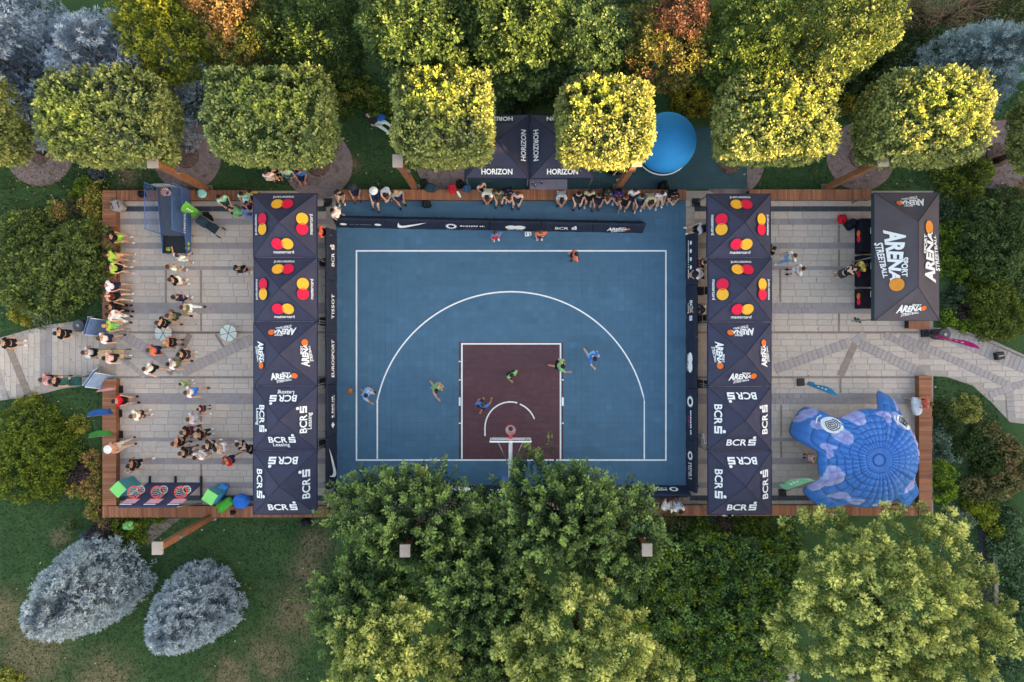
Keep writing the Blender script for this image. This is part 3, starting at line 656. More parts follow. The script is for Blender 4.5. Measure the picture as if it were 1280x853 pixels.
def board(x, y, a, logo, label, L0=2.5, h=.88, d=.30):
    """front faces local -Y"""
    t = thing('advertising_board', label, 'advertising board', (x, y, .066 if abs(x) < 8.9 else .05), a, 'padded advertising boards round the court'); hl = L0 / 2 - .012
    m = MB(); pr_ = []
    n = 10
    for i in range(n + 1):
        u = -hl + 2 * hl * i / n; b_ = .012 * math.sin(i * 1.9 + x) * (0 < i < n)
        pr_.append([(u, -d + b_, 0), (u, -d + .02 + b_, .05), (u, -.05 + b_, h - .03), (u, 0, h + b_ * .5), (u, .05 - b_, h - .03), (u, d - .02, .05), (u, d, 0)])
    vs_ = [p for r in pr_ for p in r]; k = 7; fs = [(i * k + j, (i + 1) * k + j, (i + 1) * k + j + 1, i * k + j + 1) for i in range(n) for j in range(k - 1)]
    fs += [tuple(range(k - 1, -1, -1)), tuple(range(n * k, n * k + k))]
    m.add(vs_, fs, False).build('cover', M_board, t)
    sl = math.atan2(h - .08, d - .07)
    put_logo(t, logo, Matrix.Translation((0, -d * .5 - .035, h * .5 + .0)) @ Matrix.Rotation(sl, 4, 'X'), .022)
    for s in (-1, 1): MB().tube([(s * hl * .85, d - .06, .02), (s * hl * .85, d + .10, .012)], .012, 6).build('tie_strap', M_black, t)
    return t
wl = {'b_leaf': 'two small white leaf emblems', 'b_swoosh': 'a white swoosh', 'b_sun': 'a white cog emblem', 'b_cloud': 'a white cloud emblem', 'b_bcr': 'white capitals and square S mark', 'b_leasing': 'white capitals and a second line', 'b_arena': 'a white slanted streetball logo',
      'b_tissot': 'six spaced white capitals', 'b_euro': 'nine slanted white capitals', 'b_diamond': 'a white diamond emblem', 'b_dots': 'a row of white dots', 'b_crest': 'a white crest emblem'}
def row(pts, logos, side, where):
    n = len(logos)
    for i, lg in enumerate(logos):
        t = (i + .5) / n; (ax, ay), (bx, by) = W(*pts[0]), W(*pts[1]); x, y = ax + (bx - ax) * t, ay + (by - ay) * t; L0 = math.hypot(bx - ax, by - ay) / n
        board(x, y, side, lg, f'dark padded board with {wl[lg]} ' + ('tucked behind the hoop base' if where.startswith('along') and i == 4 else where), L0)
ang_top = -math.atan2(W(423, 277)[1] - W(803, 284)[1], W(803, 0)[0] - W(423, 0)[0])
row(((422, 277.5), (803, 284.5)), ['b_leaf', 'b_swoosh', 'b_sun', 'b_cloud', 'b_bcr', 'b_arena'], ang_top, 'in front of the spectators\' bench')
row(((414.3, 608), (414.3, 288)), ['b_swoosh', 'b_diamond', 'b_euro', 'b_tissot', 'b_bcr'], math.pi / 2, 'between court and crowded plaza')
row(((864.6, 294), (864.6, 612)), ['b_dots', 'b_leasing', 'b_cloud', 'b_sun', 'b_crest'], -math.pi / 2, 'beside the court-side officials')
row(((858, 614), (420, 614)), ['b_crest', 'b_cloud', 'b_leasing', 'b_sun', 'b_cloud', 'b_leaf', 'b_bcr'], math.pi, 'along the baseline under the trees')

# ---------------------------------------------------------------- basketball hoop
m_red = mat('red_rim', (226, 62, 56), .4, .4, .05); m_net = mat('net_cord', (225, 220, 220), .8, .1, .05)
m_glass, N_, Lk, b_ = nmat('backboard_glass', .1, .5); b_.inputs['Base Color'].default_value = rgba((205, 215, 225)); b_.inputs['Alpha'].default_value = .35
def net(parent, c, r0, r1, z0, z1, n=12, mt=None, nm='net'):
    m = MB(); lv = 4
    for k in range(n):
        for s in (1, -1):
            pts = []
            for j in range(lv + 1):
                t = j / lv; r = r0 + (r1 - r0) * t ** .7; a = 2 * math.pi * (k + s * t * 1.5) / n; pts.append((c[0] + r * math.cos(a), c[1] + r * math.sin(a), z0 + (z1 - z0) * t))
            m.tube(pts, .009, 4, False)
    return m.build(nm, mt or m_net, parent)
hx, hy = W(638.2, 537.5, 3.05)
hp = thing('basketball_hoop', 'white basketball stand with glass backboard and red rim over the maroon key', 'basketball hoop', (hx, hy, .066))
MB().torus((0, 0, 3.05), .228, .013, 32, 8).build('rim', m_red, hp); net(hp, (0, 0), .22, .12, 3.04, 2.62)
MB().torus((0, 0, 2.64), .13, .012, 20, 6).build('net_hem', m_net, hp)
MB().box((0, -.30, 3.04), (.16, .16, .05)).build('rim_bracket', m_red, hp)
MB().box((0, -.40, 3.42), (1.78, .03, 1.03)).build('backboard', m_glass, hp)
for (c, d) in (((0, -.40, 3.95), (1.83, .05, .05)), ((0, -.40, 2.89), (1.83, .05, .05)), ((-.9, -.40, 3.42), (.05, .05, 1.0)), ((.9, -.40, 3.42), (.05, .05, 1.0))): MB().box(c, d).build('board_frame', M_whitemetal, hp)
MB().box((0, -.43, 3.0), (1.86, .06, .16)).build('board_padding', M_whitemetal, hp)
MB().tube([(0, -.45, 3.15), (0, -1.1, 3.2), (0, -2.1, 2.9), (0, -3.0, 1.6), (0, -3.2, .6)], [.085, .09, .1, .11, .12], 10).build('arm', M_whitemetal, hp)
for s in (-1, 1): MB().tube([(s * .55, -.46, 3.7), (s * .12, -1.5, 3.08)], .02, 6).build('stay', M_metal, hp)
MB().box((0, -3.55, .45), (.95, 1.7, .9), 0, .86).build('base_padding', mat('base_padding', (70, 112, 170), .6, .3, .1, 4), hp, bevel=.04)
MB().box((.3, -3.45, .93), (.5, .35, .06)).build('ballast_cover', M_whitemetal, hp)

def ball(x, y, z, r, label, col=(206, 122, 50)):
    t = thing('basketball', label, 'ball', (x, y, z)); mb = MB(); n = 10
    mb.lathe([(r * math.sin(math.pi * (k + .02) / (n + .04)), -r * math.cos(math.pi * (k + .02) / (n + .04))) for k in range(n + 1)], (0, 0, 0), 18); mb.build('shell', mat('ball_%d_%d' % (col[0], col[2]), col, .6, .3, .1, 20, .2, 90), t)
    q = MB(); q.torus((0, 0, 0), r, .006, 24, 5); q2 = q.mesh('seam'); 
    for rot in ((0, 0, 0), (math.pi / 2, 0, 0), (math.pi / 2, 0, math.pi / 2)): obj('seam', q2, M_black, t, rot=rot)
    return t
bx, by = W(437.5, 489, .6); ball(bx, by, .55, .135, 'orange basketball bouncing on the blue court beside the sideline')

# ---------------------------------------------------------------- lamp posts
def lamp(px, py, label):
    x, y = W(px, py, 5.4); t = thing('lamp_post', label, 'lamp post', (x, y, 0), 0, 'square-headed lamp posts')
    MB().box((0, 0, 2.63), (.26, .26, 5.26)).build('post', M_woodsolid, t, bevel=.012); MB().box((0, 0, 5.34), (.44, .54, .12)).build('lamp_head', M_lamp, t, bevel=.015)
    MB().box((0, 0, .06), (.42, .42, .12)).build('foot_plate', M_metal, t); MB().box((.19, .0, 3.6), (.12, .12, .3)).build('junction_box', M_metal, t, bevel=.01)
for (px, py, lb) in ((190, 202, 'wooden lamp post with square pale head between the first two clipped trees'), (497, 201, 'wooden lamp post with square pale head on the lawn behind the long bench'), (796, 200, 'wooden lamp post with square pale head beside the blue balloon'), (1105, 200, 'wooden lamp post with square pale head standing on the sunlit tree bed'),
                     (196, 686, 'wooden lamp post with square pale head above the lower lawn, by the blue spruces'), (506, 689, 'wooden lamp post with grey square head poking through the dark green tree'), (809, 688, 'wooden lamp post with pink-grey square head beside the vine thicket')): lamp(px, py, lb)

# ---------------------------------------------------------------- big blue balloon
x, y = W(834, 177, 1.75); mbl = mat('balloon_vinyl', (18, 142, 212), .62, .1, .05, 1.5, .05, 3)
t = thing('balloon', 'large round glossy blue advertising balloon on the teal floor', 'balloon', (x, y, 0))
rr = 1.40; n = 22; MB().lathe([(rr * math.sin(math.pi * (k + .02) / (n + .04)), rr * 1.02 + .1 - rr * 1.02 * math.cos(math.pi * (k + .02) / (n + .04))) for k in range(n + 1)], (0, 0, 0), 48).build('skin', mbl, t)
MB().torus((0, 0, .80), 1.355, .03, 40, 6).build('white_band', M_white, t); MB().lathe([(.5, 0), (.5, .1), (.3, .16)], (0, 0, 0), 20).build('base_ring', M_black, t)

# ---------------------------------------------------------------- feather flags
def flag(bx_, by_, tx, ty, h, wd, col, label, twist=.0, rz=None, base=True, print_=None):
    """base at one photo point, tip seen at another: the sail is a billowing strip on a bowed pole"""
    x, y = W(bx_, by_, .1); t = thing('feather_flag', label, 'flag', (x, y, .05)); tip = Vector((*W(tx, ty, h), h)) - Vector((x, y, 0))
    if base:
        MB().box((0, 0, .05), (.36, .36, .1), .05).build('base', M_black, t, bevel=.012)
    side = Vector((-tip.y, tip.x, 0)).normalized(); side = (Matrix.Rotation(twist, 3, 'Z') @ side)
    mid = tip * .5; pts = [Vector((0, 0, .1)), tip * .25 + Vector((0, 0, .05)), tip * .5, tip * .78, tip]; 
    MB().tube(pts, [.018, .016, .014, .012, .01], 6).build('pole', M_metal, t)
    n, k = 16, 5; vs_ = []; fs = []
    for i in range(n + 1):
        u = .18 + .82 * i / n; p = tip * u; ww = wd * (math.sin(math.pi * min(1, (1 - u) * 1.25 + .02)) ** .5 if u > .3 else (.72 + .28 * (u - .18) / .12))
        for j in range(k + 1):
            v = j / k; vs_.append(p + side * ww * v + Vector((0, 0, -.12 * v * u)) + tip.normalized().cross(side) * (.06 * math.sin(u * 7 + v * 2) * v))
    for i in range(n):
        for j in range(k): fs.append((i * (k + 1) + j, i * (k + 1) + j + 1, (i + 1) * (k + 1) + j + 1, (i + 1) * (k + 1) + j))
    so = MB().add(vs_, fs, True).build('sail', mat('flag_%d_%d_%d' % col, col, .7, .2, .12, 3), t); so.modifiers.new('thick', 'SOLIDIFY').thickness = .006
    # white print along the sail
    ps = []
    for (u, v, a) in ((.45, .45, .10), (.55, .55, .16), (.66, .5, .10)):
        i = int((u - .18) / .82 * n); j = min(k - 1, int(v * k)); q = [vs_[i * (k + 1) + j], vs_[i * (k + 1) + j + 1], vs_[(i + 1) * (k + 1) + j + 1], vs_[(i + 1) * (k + 1) + j]]
        nn = (q[1] - q[0]).cross(q[3] - q[0]).normalized(); nn = nn if nn.z > 0 else -nn; ps.append([p + nn * .012 for p in q])
    mb = MB(); [mb.add(q, [(0, 1, 2, 3)]) for q in ps]; mb.build('sail_print', M_white, t)
    return t
flag(149, 487, 121, 490, 3.0, .12, (214, 150, 168), 'slim pale pink feather flag seen edge-on over the wooden bench')
flag(148, 517, 110, 521, 3.0, .34, (28, 92, 178), 'blue feather flag leaning over the wooden bench on the left', .1)
flag(149, 543.5, 112, 547, 3.0, .36, (48, 142, 70), 'dark green feather flag leaning over the wooden bench on the left', .1)
flag(257, 270, 233, 252, 2.4, .62, (92, 176, 62), 'bright green banner flag with white print beside the mini basketball cage', .9)
flag(1001, 478, 1046, 496, 2.9, .28, (24, 128, 172), 'teal feather flag standing above the blue inflatable dome', .1)
flag(978, 616, 1018, 600, 2.2, .62, (120, 190, 160), 'mint green banner flag at the corner of the blue inflatable dome', .15)
flag(1156, 417, 1224, 437, 3.6, .3, (206, 30, 120), 'magenta feather flag with white print over the curved path', .05)

# ---------------------------------------------------------------- inflatable dome with four legs
def inflatable():
    cx, cy = 16.72, -5.42; t = thing('inflatable_dome', 'blue quilted inflatable dome with four legs, lilac patches and spiral eyes', 'inflatable', (cx, cy, .05))
    apex = 3.0; nS, nR = 360, 120
    legs = [(math.radians(151), 3.3, .36), (math.radians(60), 3.25, .22), (math.radians(229), 3.15, .32), (math.radians(-40), 3.8, .2)]
    def edge(th):
        r, z = 2.44 - .30 * max(0, math.cos(th - 2.25)), 1.5
        for (a, rl, wd) in legs:
            d = (th - a + math.pi) % (2 * math.pi) - math.pi; k = math.exp(-(d / wd) ** 6); r += (rl - r) * k; z += (0.0 - 1.5) * k
        return r, z
    def S(th, s):
        """s 0..1 from the apex to the rim"""
        re, ze = edge(th); rb = 2.4; q = s * 1.0
        r = re * s if re < rb else (rb * s * (1 - s ** 3) + re * s * s ** 3); z = apex - (apex - ze) * (1 - math.sqrt(max(0, 1 - (s * .985) ** 2.2)))
        ring = abs(math.sin(math.pi * s * 8.0)) ** .5; sec = abs(math.sin(th * 18)) ** .45
        amp = .13 * min(1, max(0, (s - .08) / .25)); b = amp * (ring * .75 + .25) * (sec * .8 + .2) * (1 if s < .8 else 1 - .5 * (s - .8) / .2)
        nrm = Vector((math.cos(th) * s, math.sin(th) * s, .75)).normalized()
        return Vector((r * math.cos(th), r * math.sin(th), max(z, 0))) + nrm * b
    BL = np.array(lin((38, 114, 192))); DB = np.array(lin((18, 66, 140))); LI = np.array(lin((142, 142, 206))); LW = np.array(lin((158, 176, 222)))
    # patches in plan (x, y from the dome centre, half sizes, turn)
    PT = [(-1.68, 2.15, .34, .2, -.5), (-1.15, 1.98, .5, .2, -.3), (-.68, 1.85, .4, .3, .1), (-1.5, 1.15, .3, .36, .3), (-1.3, .95, .3, .3, 0), (-2.2, 1.42, .28, .18, -.2), (-1.98, .3, .12, .34, .1), (-2.0, .5, .3, .13, 0), (.68, 1.98, .42, .14, -.2), (.78, 1.85, .2, .24, .3), (1.45, 1.7, .42, .3, -.7), (1.95, 1.1, .14, .5, .35), (2.2, .4, .12, .5, .1), (1.95, -1.35, .22, .4, -.5), (-1.78, -.85, .38, .48, .1), (-1.95, -1.2, .4, .22, .1), (-2.25, -1.55, .24, .2, .3), (-1.3, -1.85, .4, .18, .1), (-.7, -2.05, .3, .16, .1), (.6, -2.15, .5, .14, .1), (-2.35, 1.95, .36, .16, .5), (-2.75, 1.65, .3, .12, .6), (1.75, 2.4, .12, .3, -.4)]
    vs_ = []; cols = []
    for i in range(nR + 1):
        for j in range(nS): vs_.append(S(2 * math.pi * j / nS, i / nR if i else .004))
    V = np.array([v[:] for v in vs_]); F = []
    for i in range(nR):
        for j in range(nS): F.append((i * nS + j, (i + 1) * nS + j, (i + 1) * nS + (j + 1) % nS, i * nS + (j + 1) % nS))
    F = np.array(F); C = V; cc = np.tile(BL, (len(V), 1)); rr_ = np.repeat(np.arange(nR + 1) / nR, nS)
    seam = np.abs(((rr_ * 8) + .5) % 1 - .5) < .035; cc[seam] = DB
    for (px, py, a, b_, rt) in PT:
        dx, dy = C[:, 0] - px, C[:, 1] - py; u = dx * math.cos(rt) + dy * math.sin(rt); v = -dx * math.sin(rt) + dy * math.cos(rt); ang = np.arctan2(v / b_, u / a)
        d = np.hypot(u / a, v / b_) / (1 + .12 * np.cos(3 * ang + px * 3)); tt = np.clip(d, 0, 1)[:, None] ** 2; al = (np.clip((1.04 - d) / .08, 0, 1) * (rr_ > .45))[:, None]
        cc = cc * (1 - al) + (LI * (1 - tt) + LW * tt) * al
    me = bpy.data.meshes.new('skin'); me.from_pydata([tuple(v) for v in V], [], [tuple(f) for f in F]); a = me.attributes.new('col', 'FLOAT_COLOR', 'POINT'); a.data.foreach_set('color', np.c_[cc, np.ones(len(cc))].astype(np.float32).ravel())
    me.polygons.foreach_set('use_smooth', np.ones(len(F), bool)); me.update()
    o = obj('skin', me, attr_mat('inflatable_vinyl', .42, .4, 0, .05, 2), t); so = o.modifiers.new('thick', 'SOLIDIFY'); so.thickness = .18; so.offset = -1
    MB().torus((0, 0, apex + .03), .27, .025, 28, 6).build('crown_ring', mat('vinyl_seam', (24, 70, 150), .5), t)
    # eyes: white padded discs with a spiral
    from mathutils.bvhtree import BVHTree
    bv = BVHTree.FromPolygons([tuple(v) for v in V], [tuple(f) for f in F])
    def onto(x, y, up=.02):
        h = bv.ray_cast(Vector((x, y, 8)), Vector((0, 0, -1))); return Vector((x, y, h[0].z + up)) if h[0] is not None else Vector((x, y, 1.2))
    for (ex, ey, sx, sy, rt) in ((-1.72, 1.48, .40, .36, .2), (1.58, 1.62, .26, .36, .6)):
        n = 24; P_ = lambda r, a: onto(ex + r * (sx * math.cos(a) * math.cos(rt) - sy * math.sin(a) * math.sin(rt)), ey + r * (sx * math.cos(a) * math.sin(rt) + sy * math.sin(a) * math.cos(rt)), .03)
        vs2 = [P_(0, 0)] + [P_(q / 4, 2 * math.pi * k / n) for q in range(1, 5) for k in range(n)]; fs = [(0, 1 + k, 1 + (k + 1) % n) for k in range(n)]
        for q in range(3): fs += [(1 + q * n + k, 1 + (q + 1) * n + k, 1 + (q + 1) * n + (k + 1) % n, 1 + q * n + (k + 1) % n) for k in range(n)]
        e = MB().add(vs2, fs, True).build('eye', M_white, t)
        sp = [P_(.08 + .66 * k / 70, 2 * math.pi * 3.2 * k / 70) + Vector((0, 0, .012)) for k in range(71)]; MB().tube(sp, .022, 5).build('spiral', mat('eye_spiral', (60, 62, 80)), e)
        br = [P_(1.35, math.pi * (.62 + .3 * k / 10)) for k in range(11)]; MB().tube(br, .035, 6).build('eyebrow', M_white, t)
inflatable()
# ---------------------------------------------------------------- smaller things on the plaza
def pt(px, py, z=0): return (*W(px, py, z), z)
# mini basketball cage: dark tray, blue mesh sides, hoop on a raised back
def mesh_net_mat(name, col, alpha):
    m, N, L, b = nmat(name, .7, .2); b.inputs['Base Color'].default_value = rgba(col); tc = N.new('ShaderNodeTexCoord')
    wv = N.new('ShaderNodeTexChecker'); wv.inputs['Scale'].default_value = 26; L.new(tc.outputs['Object'], wv.inputs['Vector'])
    mp = N.new('ShaderNodeMapRange'); mp.inputs[3].default_value = alpha * .5; mp.inputs[4].default_value = min(1, alpha * 1.5); L.new(wv.outputs['Fac'], mp.inputs[0]); L.new(mp.outputs[0], b.inputs['Alpha']); return m
m_netb = mesh_net_mat('blue_mesh', (70, 110, 170), .32); m_cage = mat('cage_blue', (64, 96, 150), .5, .3, .1, 3); m_deck = mat('cage_deck', (66, 76, 92), .75, .2, .12, 5)
x0, y1 = W(208, 240, .2); x1, y0 = W(240, 318, .2); cx, cy = (x0 + x1) / 2, (y0 + y1) / 2; w_, l_ = x1 - x0, y1 - y0
cg = thing('mini_basketball_cage', 'blue mini basketball cage with mesh sides and dark sloping ramp', 'arcade game', (cx, cy, .05))
MB().add([(-w_ / 2, l_ / 2, 1.0), (w_ / 2, l_ / 2, 1.0), (w_ / 2, -l_ * .22, .62), (-w_ / 2, -l_ * .22, .62), (-w_ / 2, l_ / 2, .9), (w_ / 2, l_ / 2, .9), (w_ / 2, -l_ * .22, .52), (-w_ / 2, -l_ * .22, .52)], [(3, 2, 1, 0), (4, 5, 6, 7), (0, 1, 5, 4), (2, 3, 7, 6), (1, 2, 6, 5), (3, 0, 4, 7)]).build('ramp', m_deck, cg)
MB().box((0, -l_ * .36, .42), (w_, l_ * .27, .06)).build('ball_tray', M_black, cg)
for s in (-1, 1):
    MB().add([(s * w_ / 2, -l_ / 2, .3), (s * w_ / 2, l_ / 2, .3), (s * w_ / 2, l_ / 2, 1.35 if s > 0 else 1.05), (s * w_ / 2, -l_ / 2, .75 if s > 0 else .5), (s * (w_ / 2 + .03), -l_ / 2, .3), (s * (w_ / 2 + .03), l_ / 2, .3), (s * (w_ / 2 + .03), l_ / 2, 1.35 if s > 0 else 1.05), (s * (w_ / 2 + .03), -l_ / 2, .75 if s > 0 else .5)], [(0, 1, 2, 3), (7, 6, 5, 4), (3, 2, 6, 7), (0, 3, 7, 4), (1, 5, 6, 2)]).build('side_panel', m_cage, cg)
    MB().add([(s * (w_ / 2 + .01), -.2 * l_, .8), (s * (w_ / 2 + .01), l_ / 2, 1.35), (s * (w_ / 2 + .01), l_ / 2, 2.2), (s * (w_ / 2 + .01), -.2 * l_, 2.1)], [(0, 1, 2, 3)]).build('side_net', m_netb, cg)
    for yy in (-.2 * l_, l_ / 2): MB().tube([(s * w_ / 2, yy, 0), (s * w_ / 2, yy, 2.2)], .022, 6).build('frame_post', m_cage, cg)
    MB().tube([(s * w_ / 2, -.2 * l_, 2.12), (s * w_ / 2, l_ / 2, 2.2)], .02, 6).build('frame_rail', m_cage, cg)
    for yy in (-l_ / 2 + .05, ): MB().box((s * (w_ / 2 - .04), yy, .15), (.05, .05, .3)).build('leg', m_cage, cg)
me = text_mesh('STREETBALL', .2, .01); o = obj('side_lettering', me, None, cg); o.matrix_local = Matrix.Translation((w_ / 2 + .034, -.1, .98)) @ Matrix.Rotation(math.pi / 2, 4, 'Z') @ Matrix.Rotation(math.pi / 2 - .1, 4, 'X')
MB().box((0, l_ / 2 - .03, 1.65), (.9, .03, .62)).build('backboard', m_glass, cg); MB().torus((0, l_ / 2 - .3, 1.55), .2, .013, 24, 6).build('rim', m_red, cg); net(cg, (0, l_ / 2 - .3), .19, .12, 1.54, 1.2, 10)
for (bx_, by_) in ((212, 312), (236, 305), (236, 311)): x, y = W(bx_, by_, .5); ball(x, y, .62, .11, 'small yellow-green basketball lying in the tray of the blue cage', (150, 180, 60))['group'] = 'balls in the cage tray'

# three-hoop shooting stand
sx0, sy0 = W(188, 602); sx1, _ = W(255, 602)
st = thing('shooting_stand', 'navy shooting stand with three red hoops and white nets beside the bench', 'arcade game', ((sx0 + sx1) / 2, sy0, .05)); hw = (sx1 - sx0) / 2
m_navy = mat('stand_navy', (46, 52, 84), .6, .3, .1, 3)
MB().add([(-hw, 0, .2), (hw, 0, .2), (hw, -.55, 2.75), (-hw, -.55, 2.75), (-hw, -.08, .2), (hw, -.08, .2), (hw, -.63, 2.75), (-hw, -.63, 2.75)], [(3, 2, 1, 0), (4, 5, 6, 7), (2, 3, 7, 6), (0, 1, 5, 4), (1, 2, 6, 5), (3, 0, 4, 7)]).build('backboard', m_navy, st)
for k in range(3):
    u = -.82 * hw + k * .82 * hw * 1.0; 
    MB().torus((u + .1, -.08, 2.05), .29, .026, 26, 6).build('rim', m_red, st); net(st, (u + .1, -.08), .28, .18, 2.04, 1.4, 14)
    MB().torus((u + .1, -.08, 1.46), .18, .02, 18, 5).build('net_hem', m_net, st); MB().box((u + .1, -.36, 2.04), (.14, .16, .06)).build('rim_bracket', m_red, st)
    MB().add([(u - .2, -.475, 2.55), (u + .42, -.475, 2.55), (u + .42, -.375, 2.08), (u - .2, -.375, 2.08)], [(3, 2, 1, 0)]).build('target_plate', mat('pink_plate', (206, 150, 168), .6, .3, .1, 4), st)
    MB().add([(u - .25, -.52, 2.62), (u + .3, -.52, 2.62), (u + .3, -.50, 2.55), (u - .25, -.50, 2.55)], [(0, 1, 2, 3)]).build('white_stripe', M_white, st)
for u in (-hw + .06, 0, hw - .06): MB().tube([(u, -.63, 2.6), (u, -1.05, .05)], .03, 6).build('rear_leg', M_metal, st); MB().box((u, -.3, .12), (.1, 1.2, .06)).build('foot_beam', M_black, st)
def green_box(px, py, z, rz, label, extra):
    x, y = W(px, py, z); t = thing('display_cube', label, 'display stand', (x, y, .05), rz, 'printed green-topped cubes'); s = .58
    MB().box((0, 0, z - .06), (s, s, .05)).build('top', mat('lime_print', (118, 212, 118), .6, .3, .04, 3), t)
    for k, c in enumerate(((60, 140, 150), (96, 70, 140), (70, 150, 90), (40, 130, 180))):
        a = k * math.pi / 2; MB().box((math.cos(a) * (s / 2 - .015), math.sin(a) * (s / 2 - .015), (z - .09) / 2), (.03, s - .034, z - .1), a if k % 2 == 0 else a).build('side_panel', mat('cube_side_%d' % k, c, .6, .3, .15, 4), t)
    return t
green_box(147.5, 612, 1.35, .78, 'lime-topped printed display cube at the end of the three-hoop stand', 0)
green_box(262, 622, 1.3, 1.0, 'lime-topped printed display cube beside the row of canopies', 0)

def soft(name, px, py, dims, col, label, cat, z=0.0, rz=0.0, group=None, strap=True, mname=None, handle=False):
    """a slumped bag, rucksack or garment: rounded lump with a flap, pocket and straps"""
    x, y = W(px, py, z + dims[2] * .5); t = thing(name, label, cat, (x, y, z), rz, group); a, b_, c = dims
    m = mat('%s_cloth_%d_%d_%d' % ((name,) + tuple(col)), col, .85, .15, .22, 9, .3, 14)
    bm = bmesh.new(); bmesh.ops.create_icosphere(bm, subdivisions=3, radius=1); rnd = random.Random(int(px * 7 + py))
    ph = [rnd.uniform(0, 6) for _ in range(4)]
    for v in bm.verts:
        p = v.co; e = 3.2; k = (abs(p.x) ** e + abs(p.y) ** e + abs(p.z) ** e) ** (-1 / e); f = 1 + .10 * math.sin(3 * p.x + ph[0]) * math.sin(4 * p.y + ph[1]) + .05 * math.sin(8 * p.y + ph[2]) * math.cos(7 * p.x + ph[3])
        v.co = Vector((p.x * k * a / 2 * f, p.y * k * b_ / 2 * f, max(-.98, p.z * k) * c / 2 * f + c / 2))
    me = bpy.data.meshes.new('body'); bm.to_mesh(me); bm.free(); me.polygons.foreach_set('use_smooth', np.ones(len(me.polygons), bool)); me.update(); obj('body', me, m, t)
    if strap:
        for s in (-1, 1): MB().tube([(s * a * .2, -b_ * .45, c * .3), (s * a * .24, -b_ * .3, c * .95), (s * a * .24, b_ * .05, c * 1.08), (s * a * .2, b_ * .4, c * .9)], .022, 6).build('strap', M_black, t)
        MB().box((0, b_ * .1, c * 1.0), (a * .6, b_ * .4, .05)).build('flap', m, t, bevel=.015)
    return t
soft('backpack', 177.5, 243, (.38, .3, .3), (24, 25, 30), 'black backpack alone on the wooden bench behind the mini cage', 'bag', .45)
soft('cushion', 252.5, 242, (.4, .42, .16), (150, 216, 208), 'mint cushion lying on the bench by the green banner flag', 'cushion', .5, .3, None, False)
soft('fabric_hood', 148, 257, (.62, .62, .6), (150, 144, 142), 'grey slumped fabric bag at the corner of the benches', 'bag', .05, .2, None, True)
soft('backpack', 539, 235, (.6, .42, .34), (36, 62, 74), 'dark teal backpack on the long bench beside the lamp post foot', 'bag', .45, -.2)
soft('backpack', 530, 228, (.34, .34, .3), (20, 21, 24), 'black bag behind the dark teal backpack on the long bench', 'bag', .45, .4)
soft('sports_bag', 533.5, 255, (.44, .42, .34), (28, 36, 44), 'black sports bag on the court floor below the long bench', 'bag', .066, .1)
soft('sports_bag', 565, 236, (.36, .44, .3), (212, 32, 52), 'red sports bag on the long bench', 'bag', .45, .2)
soft('sports_bag', 575, 230, (.4, .42, .36), (20, 20, 24), 'black sports bag between the red and blue bags', 'bag', .2, .4)
soft('sports_bag', 583.5, 236, (.4, .36, .3), (36, 84, 124), 'round blue sports bag on the long bench', 'bag', .45, .0)
soft('towel', 573.5, 243, (.12, .34, .06), (226, 228, 230), 'small white towel on the bench beside the red bag', 'towel', .452, .5, None, False)
soft('sports_bag', 660, 292.5, (.34, .24, .2), (232, 234, 238), 'white plastic bag on the court by the padded boards', 'bag', .066, .1)
soft('backpack', 829, 233, (.5, .5, .5), (16, 17, 22), 'large black backpack behind the long bench near the balloon', 'bag', .05, .2)
soft('sports_bag', 1053, 274, (.42, .46, .36), (206, 24, 44), 'red sports bag on the paving near the brown canopy', 'bag', .05, .2)
soft('backpack', 1063.5, 281, (.62, .5, .4), (26, 30, 46), 'black and white backpack next to the red bag on the paving', 'bag', .05, .5)
soft('backpack', 1076, 301, (.4, .4, .35), (28, 62, 128), 'blue backpack leaning on the table under the brown canopy', 'bag', .05, .1)
soft('jacket', 277, 612, (.7, .4, .5), (40, 130, 196), 'blue crumpled jacket behind the lime-topped cube', 'jacket', .05, .8, None, False)
soft('jacket', 281, 631, (.9, .5, .42), (62, 158, 62), 'green crumpled jacket with white print on the bench end', 'jacket', .25, .6, None, False)
soft('jacket', 302, 627, (.75, .66, .55), (22, 106, 196), 'bright blue crumpled jacket beside the row of canopies', 'jacket', .25, -.1, None, False)
soft('sports_bag', 291, 641, (.25, .22, .2), (30, 26, 28), 'small black pouch on the bench under the blue jacket', 'bag', .45, .1)
soft('pouf', 161, 657, (.56, .42, .34), (134, 214, 132), 'pale green pouf lying in the shrubs below the bench', 'cushion', .02, .1, None, False)
soft('backpack', 382, 653, (.5, .36, .34), (30, 32, 42), 'dark backpack on the lawn under the bench edge', 'bag', .02, .3)
soft('sports_bag', 768, 212, (.7, .5, .4), (16, 18, 22), 'black holdall beside the person in red behind the bench', 'bag', .05, .1)
soft('cushion', 769, 205, (.62, .5, .4), (168, 182, 70), 'lime yellow bean bag behind the long bench', 'cushion', .4, .1, None, False)
soft('bathtub_float', 1146, 508, (.5, .88, .3), (188, 196, 208), 'white oval plastic tub on the bench beside the inflatable dome', 'tub', .45, .15, None, False)
soft('backpack', 259, 274, (.5, .5, .5), (24, 26, 32), 'black folded pushchair bag by the green banner flag', 'bag', .05, .5)
soft('sports_bag', 879, 549, (.28, .5, .3), (216, 220, 226), 'white bag on the paving between the boards and the canopies', 'bag', .05, .2)
soft('jacket', 477, 148, (.42, .4, .35), (34, 104, 190), 'blue jacket on the lawn beside the resting person', 'jacket', .02, .3, None, False)
